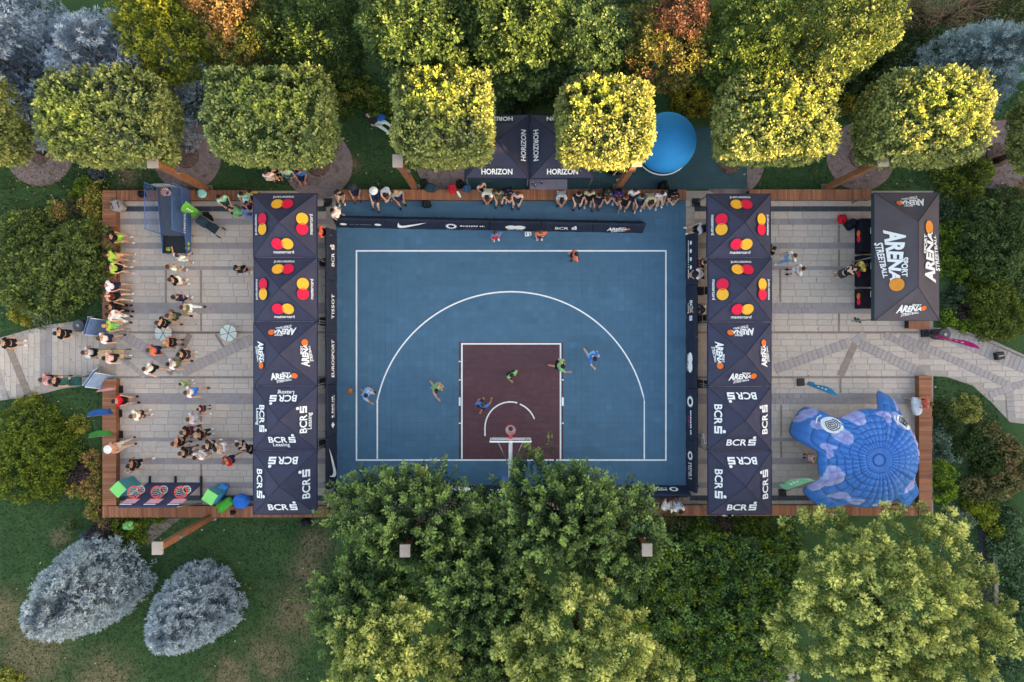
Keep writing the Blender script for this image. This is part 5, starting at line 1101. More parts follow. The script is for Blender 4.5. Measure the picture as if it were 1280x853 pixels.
crowd = [
 (136, 295, 'sit', 0, 'black', 'lime', 'k', B1, dict()), (133, 319, 'sit_back', 0, 'lime', 'skin', 'b', B1, dict(long=True)), (136, 334, 'sit', 0, 'lime', 'black', 'k', B1 + ' holding a green bag', dict()),
 (130, 357, 'sit_back', 0, 'white', 'navy', 'k', B1, dict()), (130, 370, 'sit_back', 0, 'maroon', 'black', 'b', B1, dict(long=True, vest=True)), (135, 384, 'sit', 0, 'black', 'black', 'k', B1, dict(long_legs=True)), (135, 394, 'sit', -20, 'white', 'white', 'k', B1, dict(long_legs=True)), (131, 407.5, 'sit', 0, 'lime', 'green', 'l', B1, dict()),
 (124, 423, 'walk', 10, 'white', 'navy', 'b', 'at the mouth of the left path', dict()), (105, 441, 'walk', 0, 'paleblue', 'black', 'b', 'at the mouth of the left path', dict()), (131, 448, 'walk', 0, 'pink', 'black', 'k', 'behind the striped pushchair', dict()),
 (70, 417, 'walk', 0, 'black', 'black', 'k', 'alone on the left path', dict()), (52, 475, 'walk', 0, 'pink', 'black', 'b', 'on the left path', dict()), (64, 477, 'walk', 0, 'black', 'beige', 'k', 'behind the dark green pushchair', dict(long_legs=True)), (0, 429, 'stand', 0, 'black', 'black', 'k', 'on the left path at the lawn edge', dict()),
 (274, 247, 'sit', -60, 'mint', 'charcoal', 'k', 'beside the green banner flag', dict()), (286, 262, 'lie', -10, 'green', 'jeans', 'b', 'on the paving near the mini cage', dict(long_legs=True)), (301, 243, 'sit', -90, 'mint', 'white', 'k', 'at the corner of the first circle-printed canopy', dict()), (312, 240, 'sit', -90, 'yellow', 'black', 'k', 'at the corner of the first circle-printed canopy', dict()), (308, 254, 'sit', -90, 'maroon', 'black', 'k', 'beside the mint shirted spectators', dict(s=.75)),
 (221, 319, 'reach', 80, 'white', 'white', 'b', 'at the ball tray of the mini cage', dict(s=.85, long=True)), (210, 333, 'stand2', 60, 'white', 'beige', 'b', 'waiting behind the mini cage', dict()), (213, 349.5, 'stand', 20, 'black', 'white', 'b', 'in the queue for the mini cage', dict(long=True)), (295, 335, 'stand2', -80, 'black', 'navy', 'k', 'alone in front of the row of canopies', dict()),
 (217, 371, 'stand2', 80, 'navy', 'navy', 'k', PLZ, dict()), (228, 384.5, 'walk', 0, 'olive', 'white', 'b', PLZ, dict(long_legs=True, long=True)), (210, 395, 'walk', -10, 'olive', 'darkgreen', 'b', PLZ, dict()), (197, 404, 'walk', -20, 'black', 'black', 'b', 'beside the pale round platform', dict(long=True)), (206, 428, 'stand', 0, 'black', 'black', 'l', 'beside the pale round platform', dict(vest=True, long=True)),
 (186, 438, 'walk', 10, 'coral', 'navy', 'b', PLZ, dict()), (224, 443.5, 'stand', 0, 'black', 'charcoal', 'k', PLZ, dict()), (181, 462, 'walk', -30, 'white', 'black', 'b', PLZ, dict()), (211, 455.5, 'walk', 0, 'white', 'olive', 'k', PLZ, dict()),
 (226, 480, 'stand2', 30, 'green', 'green', 'b', 'beside the person in white and blue', dict(s=.75)), (233, 491, 'walk', 0, 'white', 'blue', 'b', PLZ, dict()), (143, 502, 'sit', 0, 'red', 'black', 'k', 'on the bench between the feather flags', dict()), (165, 520.5, 'stand2', 20, 'white', 'black', 'b', 'in front of the blue feather flag', dict()), (248, 512, 'stand', 0, 'maroon', 'navy', 'b', PLZ, dict(s=.7)), (236, 524.5, 'walk', 0, 'paleblue', 'grey', 'b', PLZ, dict()),
 (228, 541, 'stand', 10, 'black', 'maroon', 'b', 'in the tight group on the plaza', dict()), (246, 545, 'stand2', 10, 'black', 'charcoal', 'l', 'in the tight group on the plaza', dict(long_legs=True)), (217, 555, 'stand2', -10, 'black', 'black', 'b', 'in the tight group on the plaza', dict(vest=True)), (226, 567, 'stand', 10, 'black', 'charcoal', 'b', 'in the tight group on the plaza', dict()), (256, 559, 'stand2', 0, 'charcoal', 'black', 'k', 'in the tight group on the plaza', dict()), (244, 571.5, 'stand', 60, 'white', 'white', 'k', 'in the tight group on the plaza', dict(long=True)), (270, 562, 'walk', 10, 'beige', 'white', 'k', 'in the tight group on the plaza', dict(long=True)),
 (297, 556, 'bend', 150, 'black', 'black', 'k', 'in front of the leasing canopy'.replace('leasing', 'two-line'), dict()), (281, 578, 'walk', 30, 'red', 'navy', 'r', 'beside the tight group on the plaza', dict()), (135, 562, 'sit_back', 20, 'skin', 'beige', 'b', 'on the bench by the feather flags', dict(hat='white')), (161, 583, 'walk', 0, 'black', 'black', 'k', 'above the three-hoop stand', dict(long=True)), (158, 589, 'stand2', 0, 'beige', 'pink', 'l', 'beside the three-hoop stand', dict(s=.6)),
 # long bench
 (422, 240, 'sit', -95, 'charcoal', 'beige', 'k', LB, dict(s=.9)), (440.5, 234, 'sit', -90, 'navy', 'navy', 'k', LB, dict(hat='charcoal')), (467, 239, 'sit_back', -100, 'navy', 'navy', 'b', LB, dict(hat='white')), (481, 244, 'sit_lean', -90, 'white', 'black', 'k', LB, dict()), (495, 241, 'sit', -70, 'grey', 'navy', 'l', LB, dict()),
 (608.5, 247, 'sit_lean', -95, 'white', 'beige', 'k', LB, dict()), (623.5, 240, 'sit', -90, 'olive', 'olive', 'k', LB, dict()), (636, 245, 'sit_lean', -80, 'navy', 'black', 'k', LB, dict()), (647, 243, 'sit', -100, 'pink', 'charcoal', 'b', LB, dict()), (702.5, 250, 'sit_lean', -90, 'paleblue', 'white', 'k', LB, dict()),
 (724, 243, 'sit', -90, 'black', 'charcoal', 'k', LB + ' with elbows out', dict()), (738, 240, 'sit', -90, 'beige', 'black', 'k', LB, dict()), (749.5, 245, 'sit', -95, 'black', 'navy', 'k', LB, dict()), (761, 246, 'sit_lean', -90, 'charcoal', 'black', 'b', LB, dict()), (774, 248, 'sit_lean', -90, 'purple', 'navy', 'b', LB, dict()), (783, 247, 'sit', -95, 'black', 'black', 'b', LB + ' beside the purple shirt', dict()), (794, 238.5, 'sit_back', -95, 'white', 'charcoal', 'k', LB, dict()), (815, 253, 'sit_lean', -90, 'beige', 'beige', 'k', LB, dict(hat=None)), (828, 242, 'sit', -80, 'white', 'beige', 'k', LB, dict(long_legs=True)), (844, 248, 'sit_lean', -90, 'black', 'black', 'b', LB, dict()), (803, 246, 'sit', -90, 'teal', 'navy', 'k', LB, dict()),
 (416, 263.5, 'stand', -20, 'white', 'white', 'k', 'at the corner of the padded boards', dict()),
 # behind the bench and on the lawn
 (776, 216, 'bend', 200, 'red', 'black', 'k', 'behind the long bench', dict()), (601, 231, 'sit', -60, 'pink', 'black', 'b', 'behind the long bench, under the canopy', dict(s=.8)),
 (332, 217, 'stand', -80, 'white', 'beige', 'b', 'on the lawn behind the first circle-printed canopy', dict()), (340, 211, 'stand2', -60, 'black', 'black', 'k', 'on the lawn behind the first circle-printed canopy', dict()), (354, 213, 'stand', -90, 'mint', 'teal', 'b', 'on the lawn behind the first circle-printed canopy', dict()), (372, 215, 'sit', -90, 'blue', 'navy', 'k', 'on the lawn behind the first circle-printed canopy', dict(ground=-.3)), (458, 143, 'lie', -30, 'charcoal', 'white', 'k', 'on the lawn between two clipped trees', dict(long_legs=True)),
 # court
 (719.5, 318, 'stand2', 190, 'coral', 'black', 'k', 'refereeing on the court boundary line', dict()), (619, 292, 'stand2', -80, 'blue', 'red', 'b', 'in front of the padded boards', dict()), (676, 291, 'stand2', -90, 'orange', 'navy', 'r', 'in front of the padded boards', dict()),
 (458, 495, 'run', -30, 'sky', 'sky', 'k', 'on the blue court chasing the ball', dict()), (546, 489, 'run', -50, 'green', 'green', 'k', 'on the open blue court', dict(vest=True)), (604, 505, 'run', 60, 'blue', 'navy', 'b', 'at the edge of the maroon key', dict()), (640, 470, 'stand2', -60, 'green', 'black', 'k', 'in the middle of the maroon key', dict()), (704, 458, 'run', -10, 'green', 'black', 'k', 'on the right line of the maroon key', dict()), (744, 449, 'run', -60, 'blue', 'sky', 'k', 'defending on the blue court', dict()), (525, 595, 'stand', 90, 'red', 'red', 'b', 'half hidden under the dark green tree', dict()),
 # right side
 (870, 342, 'sit_lean', 180, 'white', 'black', 'k', 'at the right-hand boards under the circle canopies', dict()), (872, 387, 'sit_lean', 180, 'charcoal', 'white', 'k', 'at the right-hand boards under the circle canopies', dict()), (878, 284, 'sit', 180, 'paleblue', 'black', 'k', 'beside the right-hand boards', dict()), (880, 328, 'stand', 180, 'black', 'maroon', 'k', 'beside the right-hand boards', dict(s=.9)),
 (967, 311, 'stand', 200, 'black', 'black', 'k', 'on the open right plaza', dict()), (993, 320, 'walk', 200, 'white', 'sky', 'b', 'on the open right plaza', dict(long_legs=True)), (1003, 336, 'stand2', 180, 'white', 'white', 'k', 'on the open right plaza', dict()), (1072, 336, 'bend', 20, 'black', 'charcoal', 'k', 'over the table under the brown canopy', dict()), (1082, 332, 'stand2', 200, 'yellow', 'black', 'b', 'at the table under the brown canopy', dict(s=.9)),
 (1163, 505, 'sit', 180, 'orange', 'maroon', 'r', 'on the bench beside the inflatable dome', dict()), (1019, 575, 'stand', 180, 'pink', 'pink', 'l', 'by the side opening of the inflatable dome', dict(s=.7)),
 (836, 639, 'sit', 70, 'white', 'white', 'b', 'on the bench by the end of the baseline boards', dict()), (851, 639, 'sit', 100, 'white', 'paleblue', 'k', 'on the bench by the end of the baseline boards', dict()), (912, 645, 'sit', 90, 'white', 'white', 'k', 'on the bench edge below the right-hand canopies', dict()), (413, 634, 'sit', 80, 'pink', 'brown', 'b', 'on the bench among leaves of the dark tree', dict()), (398, 288, 'sit', 0, 'orange', 'black', 'b', 'between the boards and the first circle-printed canopy', dict()),
]
for (px, py, pose, face, top, bot, hr, wh, kw) in crowd:
    kw = dict(kw)
    if 424 < px < 856 and 252 < py < 618 or (424 < px < 856 and 252 < py): kw.setdefault('ground', .066 if py < 618 else .05)
    person(px, py, pose, face, top, bot, hr, wh, **kw)
# ---------------------------------------------------------------- trees and shrubs
def nrm(a): return a / (np.linalg.norm(a, axis=-1, keepdims=True) + 1e-9)
def leaf_quads(p, a, n, s, asp):
    """rhombic leaves: base p, long axis a, facing n, length s"""
    b_ = nrm(np.cross(a, n)); s = s[:, None]; V = np.empty((len(p), 4, 3)); V[:, 0] = p; V[:, 1] = p + a * s * .5 + b_ * s * asp; V[:, 2] = p + a * s; V[:, 3] = p + a * s * .5 - b_ * s * asp
    # a slight fold along the midrib
    nn = np.cross(b_, a); V[:, 1] += nn * s * .08; V[:, 3] += nn * s * .08
    return V.reshape(-1, 3)
def lobed(dirs, K, rng, lo=.80, amp=.34, sig=.55):
    c = nrm(rng.normal(size=(K, 3))); d = np.arccos(np.clip(dirs @ c.T, -1, 1)); return lo + amp * np.exp(-(d / sig) ** 2).max(1) * 1.0
def dirs_up(n, rng, zmin=-.35):
    z = rng.uniform(zmin, 1, n); a = rng.uniform(0, 2 * math.pi, n); r = np.sqrt(1 - z * z); return np.c_[r * np.cos(a), r * np.sin(a), z]
def mixc(c0, c1, t): return np.array(lin(c0)) * (1 - t)[:, None] + np.array(lin(c1)) * t[:, None]
CARVE = []
def shoots(p0, d, L_, k, spread, leaf, c0, c1, rng, tipw=1.6, asp=.26, bright=None, patch=None, upn=.5):
    """k leaves round each shoot that starts at p0 and runs along d for L_; colour c0 at the foot, c1 at the young tip"""
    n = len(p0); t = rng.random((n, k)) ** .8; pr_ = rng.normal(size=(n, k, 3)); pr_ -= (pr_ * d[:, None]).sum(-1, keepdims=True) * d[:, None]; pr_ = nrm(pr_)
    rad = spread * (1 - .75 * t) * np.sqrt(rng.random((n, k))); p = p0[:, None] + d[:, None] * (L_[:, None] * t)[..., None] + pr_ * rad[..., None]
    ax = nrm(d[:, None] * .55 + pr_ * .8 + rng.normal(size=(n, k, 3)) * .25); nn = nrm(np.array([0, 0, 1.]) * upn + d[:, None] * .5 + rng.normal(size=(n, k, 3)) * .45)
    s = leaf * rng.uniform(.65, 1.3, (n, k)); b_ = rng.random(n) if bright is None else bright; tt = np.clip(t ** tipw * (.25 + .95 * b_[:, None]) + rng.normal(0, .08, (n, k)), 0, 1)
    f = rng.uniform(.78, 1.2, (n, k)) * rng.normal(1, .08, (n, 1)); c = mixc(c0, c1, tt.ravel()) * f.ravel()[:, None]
    if patch is not None:
        pc, pd = patch; c = np.where(np.repeat(pd, k)[:, None], np.array(lin(pc)) * f.ravel()[:, None] * (.6 + .7 * tt.ravel()[:, None]), c)
    return leaf_quads(p.reshape(-1, 3), ax.reshape(-1, 3), nn.reshape(-1, 3), s.ravel(), asp), np.clip(c, .001, 1)
def carve(V, C, zones, per=4):
    if not zones: return V, C
    q = V.reshape(-1, per, 3).mean(1); keep = np.ones(len(q), bool)
    for (x, y, z, r) in zones: keep &= ~((np.hypot(q[:, 0] - x, q[:, 1] - y) < r) & (q[:, 2] > z))
    return V.reshape(-1, per, 3)[keep].reshape(-1, 3), C[keep]
def trunk(t, base, top, r, limbs, rng, spread, zs=.55):
    m = MB(); b_ = Vector(base); tp = Vector(top); pts = [b_ + (tp - b_) * u + Vector((rng.normal(0, .05), rng.normal(0, .05), 0)) * u for u in np.linspace(0, 1, 6)]; m.tube(pts, [r * 1.3, r, r * .9, r * .8, r * .65, r * .4], 9)
    tr = m.build('trunk', M_bark, t)
    for k in range(limbs):
        u = rng.uniform(.45, .95); s = b_ + (tp - b_) * u; a = rng.uniform(0, 6.28); e = s + Vector((math.cos(a) * spread[0], math.sin(a) * spread[1], spread[2] * rng.uniform(.3, .9))) * rng.uniform(.5, .8); md = s.lerp(e, .5) + Vector((0, 0, .15))
        MB().tube([s, md, e], [r * .5, r * .32, r * .12], 6).build('limb', M_bark, tr)
    return tr
def broad_tree(name, label, px, py, zc, rad, c0, c1, n=420, k=46, L0=.8, spread=.32, leaf=.15, seed=1, lobes=14, up=.5, patch=None, group=None, zones=None, tipw=1.6, lo=.8, amp=.34, sig=.5, inner=.25, asp=.26, zmin=-.35, cat='tree', upn=.5, bias=(0, 0, 0)):
    rng = np.random.default_rng(seed); x, y = W(px, py, zc); rad = np.array(rad, float); c = np.array([x, y, zc])
    t = thing(name, label, cat, (x, y, 0), 0, group); org = np.array([x, y, 0])
    D = dirs_up(n, rng, zmin); fac = lobed(D, lobes, rng, lo, amp, sig); ri = np.where(rng.random(n) < inner, rng.uniform(.45, .8, n), rng.uniform(.84, 1.0, n))
    p0 = c + D * rad * (fac * ri)[:, None]; d = nrm(D * .75 + np.array([0, 0, up]) + np.array(bias) + rng.normal(size=(n, 3)) * .18); L_ = L0 * rng.uniform(.6, 1.25, n); p0 = p0 - d * L_[:, None] * .6
    pd = None
    if patch is not None: pd = (patch[0], (p0[:, 2] > zc + patch[1] * rad[2]) | (rng.random(n) < patch[2]))
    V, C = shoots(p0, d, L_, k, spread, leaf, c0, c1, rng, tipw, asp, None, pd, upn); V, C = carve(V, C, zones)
    V[:, 2] = np.maximum(V[:, 2], .03)
    obj('crown', quads_mesh('crown', V - org, C), M_leaf, t)
    trunk(t, (0, 0, 0), (0, 0, zc + rad[2] * .4), .05 + .035 * rad[0], 7, rng, rad * .8)
    return t
def clipped_tree(px, py, label, seed, hx=2.0, hy=1.75, z0=3.5, z1=6.9, c0=(78, 98, 52), c1=(176, 186, 88)):
    """px, py: centre of the flat top in the photograph"""
    rng = np.random.default_rng(seed); zc = (z0 + z1) / 2; x, y = W(px, py, z1); t = thing('clipped_linden_tree', label, 'tree', (x, y, 0), 0, 'box-clipped trees in a row'); hz = (z1 - z0) / 2
    n = 2000; D = nrm(rng.normal(size=(n, 3)) * np.array([1, 1, 1.0])); D = D[D[:, 2] > -.75]; n = len(D); e = 7.0; k_ = (np.abs(D) ** e).sum(1) ** (-1 / e); p = D * k_[:, None]
    N_ = nrm(np.sign(D) * np.abs(p) ** (e - 1) / np.array([hx, hy, hz])); wob = 1 + .035 * np.sin(p[:, 0] * 4 + seed) * np.sin(p[:, 1] * 5 + 2 * seed) + .025 * np.sin(p[:, 0] * 9 + 3 * seed) * np.sin(p[:, 2] * 8 + p[:, 1] * 7) + rng.normal(0, .025, n)
    taper = 1 - .14 * np.clip(-p[:, 2], 0, 1)
    P0 = p * np.array([hx, hy, hz]) * wob[:, None]; P0[:, :2] *= taper[:, None]; P0[:, 2] += zc
    d = nrm(N_ * .8 + np.array([0, 0, .45]) + rng.normal(size=(n, 3)) * .2); L_ = rng.uniform(.28, .55, n)
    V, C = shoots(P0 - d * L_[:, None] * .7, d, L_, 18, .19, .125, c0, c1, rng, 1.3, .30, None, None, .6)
    # a flush of taller pale new shoots on top, and a few bare hollows
    m_ = 70; hc_ = np.array([rng.uniform(-.5, .3) * hx, rng.uniform(-.2, .5) * hy]); P3 = np.c_[hc_ + rng.normal(0, .42, (m_, 2)) * np.array([hx, hy]) * .8, np.full(m_, z1 - .12)]; P3 = P3[(np.abs(P3[:, 0]) < hx * .9) & (np.abs(P3[:, 1]) < hy * .9)]
    d3 = nrm(rng.normal(size=(len(P3), 3)) * .25 + np.array([0, 0, 1.])); V3, C3 = shoots(P3, d3, rng.uniform(.3, .55, len(P3)), 26, .13, .12, (108, 132, 56), (198, 204, 106), rng, 1.2, .3); V = np.concatenate([V, V3]); C = np.concatenate([C, C3])
    for _ in range(4):
        h_ = np.array([rng.uniform(-.7, .7) * hx, rng.uniform(-.7, .7) * hy]); V, C = carve(V, C, [(h_[0], h_[1], z1 - .55, rng.uniform(.14, .26))])
    # inner foliage so that no light falls straight through
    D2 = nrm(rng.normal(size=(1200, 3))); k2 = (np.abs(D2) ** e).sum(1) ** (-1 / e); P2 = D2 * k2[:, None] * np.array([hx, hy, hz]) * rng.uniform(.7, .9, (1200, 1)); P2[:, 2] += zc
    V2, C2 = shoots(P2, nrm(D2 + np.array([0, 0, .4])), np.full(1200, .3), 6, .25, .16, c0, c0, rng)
    obj('crown', quads_mesh('crown', np.concatenate([V, V2]), np.concatenate([C, C2])), M_leaf, t); trunk(t, (0, 0, 0), (0, 0, zc + .6), .13, 8, rng, (hx * .8, hy * .8, 1.6))
def spruce(px, py, label, seed, r, h, pxs=None, c0=(92, 112, 124), c1=(178, 198, 206), nb=420, group='silver-blue spruces'):
    """px, py: foot of the trunk in the photograph"""
    rng = np.random.default_rng(seed); x, y = W(px, py); t = thing('blue_spruce', label, 'tree', (x, y, 0), 0, group)
    hb = 1 - rng.random(nb) ** .72; hb = np.clip(hb, 0, .98); az = rng.uniform(0, 2 * math.pi, nb); ln = r * (1 - hb ** 1.9) ** .62 * rng.uniform(.93, 1.05, nb) * (1 + .07 * np.sin(3 * az + seed)) + .1
    m = 20; tt = 1 - .78 * rng.random((nb, m)) ** 1.5; rad_ = np.c_[np.cos(az), np.sin(az), np.zeros(nb)]; sd_ = np.c_[-np.sin(az), np.cos(az), np.zeros(nb)]
    side = rng.uniform(-1, 1, (nb, m)) * .30 * (1.15 - tt) * ln[:, None] ; P = rad_[:, None] * (ln[:, None] * tt)[..., None] + sd_[:, None] * side[..., None]; P[..., 2] += (.15 + hb * h)[:, None] + (.22 * ln[:, None]) * (tt - .4) ** 2 + rng.normal(0, .04, (nb, m))
    tw = nrm(rad_[:, None] * .7 + sd_[:, None] * np.sign(side)[..., None] * .5 + np.array([0, 0, .30]) + rng.normal(size=(nb, m, 3)) * .2)
    P = P.reshape(-1, 3); tw = tw.reshape(-1, 3); n = len(P); q = 5
    Pq = np.repeat(P, q, 0); a = nrm(np.repeat(tw, q, 0) + rng.normal(size=(n * q, 3)) * .55); nn = nrm(rng.normal(size=(n * q, 3)) * .5 + np.array([0, 0, .8])); s = rng.uniform(.11, .215, n * q)
    V = leaf_quads(Pq, a, nn, s, .085); t_ = np.clip(np.repeat(tt.ravel(), q) ** 3 * rng.uniform(.5, 1.15, n * q), 0, 1); C = mixc(c0, c1, t_) * np.repeat(rng.uniform(.88, 1.12, nb), m * q)[:, None] * rng.uniform(.85, 1.15, (n * q, 1)); V[:, 2] = np.maximum(V[:, 2], .02)
    obj('crown', quads_mesh('crown', V, C), M_needle, t); MB().tube([(0, 0, 0), (0, 0, h * .45), (0, 0, h * .9)], [.12, .07, .015], 8).build('trunk', M_bark, t)
    for k in range(0, nb, 14): e = Vector(rad_[k] * ln[k] * .7); MB().tube([(0, 0, .15 + hb[k] * h), (e.x, e.y, .15 + hb[k] * h + .05)], [.03, .01], 5).build('branch', M_bark, t)
def shrub(px, py, r, label, c0, c1, h=None, seed=None, name='shrub', leaf=.1, group='shrubs round the plaza', ry=None, dens=1.0, L0=.3, patch=None, asp=.28, z0=None):
    seed = seed if seed is not None else int(px * 31 + py * 7); rng = np.random.default_rng(seed); R_ = r / 25; h = h or R_ * 1.1; x, y = W(px, py, h * .5); t = thing(name, label, 'shrub', (x, y, 0), 0, group)
    n = int(max(26, 60 * R_ * R_ * dens + 60 * R_)); D = dirs_up(n, rng, -.05); fac = lobed(D, 9, rng, .78, .32, .6); rr_ = np.array([R_, (ry or r) / 25, h]); P0 = D * rr_ * (fac * np.where(rng.random(n) < .2, .65, .95))[:, None]
    d = nrm(D * .7 + np.array([0, 0, .55]) + rng.normal(size=(n, 3)) * .25); L_ = rng.uniform(.6, 1.3, n) * min(L0, R_ * .8); pd = None
    if patch is not None: pd = (patch[0], rng.random(n) < patch[1])
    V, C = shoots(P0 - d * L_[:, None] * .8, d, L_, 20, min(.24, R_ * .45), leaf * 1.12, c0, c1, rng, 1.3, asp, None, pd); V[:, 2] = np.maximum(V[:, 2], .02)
    obj('foliage', quads_mesh('foliage', V, C), M_leaf, t)
    for k in range(3): a = rng.uniform(0, 6.28); MB().tube([(0, 0, 0), (math.cos(a) * R_ * .25, math.sin(a) * R_ * .25, h * .4), (math.cos(a) * R_ * .5, math.sin(a) * R_ * .5, h * .75)], [.03, .02, .008], 5).build('stem', M_bark, t)
    return t
LM = [((136, 300), 'neon green seated spectator'), ((98, 407), 'left litter bin'), ((122, 473), 'pale blue notice board'), ((132, 517), 'blue feather flag'), ((132, 545), 'green feather flag'), ((150, 612), 'three-hoop stand'), ((100, 740), 'wide silver spruce'), ((161, 657), 'pale green pouf'), ((196, 686), 'lamp post over the lower lawn'), ((97, 592), 'dark purple shrub'),
      ((145, 245), 'bench corner'), ((120, 45), 'pair of silver spruces'), ((210, 40), 'yellow-green tree'), ((300, 36), 'russet tree'), ((398, 46), 'very dark tree'), ((520, 42), 'first golden-tipped tree'), ((640, 36), 'second golden-tipped tree'), ((735, 56), 'bluish green tree'), ((828, 52), 'purple-leaved tree'), ((926, 56), 'rounded green tree'), ((1036, 44), 'olive tree'), ((1240, 50), 'lone silver spruce'),
      ((833, 176), 'blue balloon'), ((1132, 250), 'top edge of the brown canopy'), ((1165, 320), 'long side of the brown canopy'), ((1150, 404), 'short bench end'), ((1200, 430), 'magenta flag'), ((1181, 418), 'right litter bin'), ((1249, 445), 'black ground box'), ((1146, 508), 'white tub'), ((1120, 600), 'rim of the inflatable dome'), ((1156, 640), 'bench corner by the dome'), ((1213, 514), 'pale yellow shrub'),
      ((1232, 670), 'head of the asphalt lane'), ((1240, 780), 'far end of the lane kerb'), ((1245, 710), 'lane kerb'), ((1100, 740), 'big round yellow-green tree'), ((740, 800), 'yellow-green tree by the thicket'), ((809, 688), 'thicket lamp post'), ((845, 637), 'two seated people in white'), ((925, 640), 'last lettered canopy'), ((48, 396), 'sage green shrub'), ((50, 190), 'first round tree bed'), ((60, 450), 'left path'), ((1275, 500), 'path fork'), ((960, 852), 'lower paved path'), ((905, 640), 'person in white on the bench edge'), ((790, 700), 'dark tree over the hoop stand')]
def near_label(short, px, py):
    o_ = sorted(LM, key=lambda l: math.hypot(l[0][0] - px, l[0][1] - py)); names = [l[1] for l in o_ if l[1].split()[-2:] != short.split()[-2:]]
    c = [f"{short} nearest the {names[0]}"] + [f"{short} between the {names[a]} and the {names[b_]}" for a in range(3) for b_ in range(a + 1, 5)]
    ok_ = [q for q in c if len(q.split()) <= 16]; lb_ = next((q for q in ok_ if q not in USED), ok_[0]); USED.add(lb_); return lb_
# row of box-clipped lindens
for i, (px, py, hx, hy, lb) in enumerate(((-92, 132, 2.1, 1.75, 'box-clipped tree by the silver spruces at the end of the row'), (113, 134, 2.3, 1.8, 'box-clipped tree beside the grey-topped bed, below two silver spruces'), (327, 134, 2.4, 1.85, 'box-clipped tree over the people on the lawn behind the canopies'), (551, 135, 1.9, 1.75, 'half-sunlit box-clipped tree overlapping the left pale-lettered canopy'),
        (760, 141, 1.8, 1.6, 'sunlit box-clipped tree between the lettered canopy and the blue balloon'), (983, 134, 2.2, 1.75, 'sunlit box-clipped tree beside the teal floor'), (1180, 134, 2.15, 1.75, 'sunlit box-clipped tree above the brown canopy'), (1392, 146, 2.1, 1.75, 'box-clipped tree on the sunlit soil at the end of the row'))):
    g_ = (0, 0, -4, 0, 4, 0, 0, 0)[i]; clipped_tree(px, py, lb, 40 + i, hx, hy * .95, 3.3, 6.9 - .15 * (i % 3), (88 + g_, 106, 64), (176 + g_, 182, 108))
# silver spruces
spruce(146, 716, 'wide silver-blue spruce on the lower lawn beside the purple shrub', 1, 1.95, 5.9, nb=640, c0=(108, 128, 142), c1=(208, 222, 230)); spruce(264, 744, 'round silver-blue spruce on the lower lawn beside the worn grass', 2, 1.75, 4.9, nb=560, c0=(106, 126, 142), c1=(204, 218, 228))
SB = dict(c0=(88, 108, 130), c1=(186, 204, 222)); spruce(205, 128, 'silver-blue spruce next to the yellow-green tree', 3, 2.9, 7.2, nb=520, **SB); spruce(98, 128, 'silver-blue spruce at the outer corner of the tree belt', 4, 3.0, 7.6, nb=540, **SB)
spruce(1152, 124, 'silver-blue spruce beside the bare thicket', 5, 2.3, 6.6, nb=520, c0=(80, 102, 110), c1=(168, 192, 198)); spruce(40, 60, 'silver-blue spruce half hidden behind the other two', 6, 2.6, 6.5, nb=420, **SB)
# belt of taller trees along the top
BG = 'tall trees in the belt behind the clipped row'
broad_tree('ornamental_tree', 'yellow-green dense tree next to the silver spruce', 222, 42, 4.6, (2.0, 2.0, 3.2), (72, 92, 32), (160, 164, 60), 700, 36, .5, .26, .12, 101, 16, .5, None, BG)
broad_tree('ornamental_tree', 'green tree turning russet between the yellow-green and dark trees', 300, 36, 4.8, (1.9, 2.0, 3.2), (68, 82, 38), (130, 128, 60), 620, 36, .5, .26, .12, 102, 16, .5, ((128, 102, 70), .6, .08), BG)
broad_tree('evergreen_tree', 'very dark green fine-leaved tree beside the russet one', 398, 46, 4.6, (2.1, 2.0, 3.2), (40, 62, 34), (84, 110, 52), 700, 36, .55, .28, .11, 103, 14, .5, None, BG)
broad_tree('maple_tree', 'big green tree with golden crown tip behind the half-sunlit clipped tree', 520, 42, 5.6, (2.5, 2.2, 3.8), (44, 68, 42), (98, 122, 66), 640, 40, .8, .34, .165, 104, 14, .55, None, BG)
broad_tree('maple_tree', 'big green tree with golden crown tip behind the lettered canopies', 640, 36, 5.8, (2.4, 2.2, 3.9), (46, 70, 42), (100, 124, 66), 640, 40, .8, .34, .165, 105, 14, .55, None, BG)
broad_tree('evergreen_tree', 'dark bluish green tree between the golden and the purple-leaved trees', 735, 56, 5.0, (1.9, 1.8, 3.3), (44, 68, 48), (88, 116, 70), 620, 40, .7, .28, .13, 106, 12, .6, None, BG)
broad_tree('ornamental_tree', 'tree with purple and red leaves among the green belt', 828, 52, 5.0, (1.9, 1.9, 3.4), (74, 78, 46), (140, 134, 66), 640, 38, .6, .28, .12, 107, 14, .5, ((108, 74, 62), .62, .12), BG)
broad_tree('ornamental_tree', 'rounded mid green tree next to the purple-leaved tree', 926, 56, 5.0, (2.2, 2.2, 3.6), (54, 78, 38), (116, 136, 62), 720, 34, .6, .28, .13, 108, 16, .5, None, BG)
broad_tree('ornamental_tree', 'olive green tree beside the dark thicket', 1036, 44, 6.0, (2.1, 2.2, 3.8), (60, 80, 42), (122, 136, 70), 700, 34, .65, .28, .13, 109, 16, .5, None, BG)
for (px, py, r, lb) in ((1108, 78, 50, 'dark evergreen bush under the bare thicket, next to the olive tree'), (1168, 80, 50, 'dark evergreen bush under the bare thicket, next to the spruce'), (1090, 50, 36, 'dark evergreen bush beneath the olive tree')): shrub(px, py, r, lb, (38, 56, 32), (76, 98, 50), 3.0, leaf=.12)
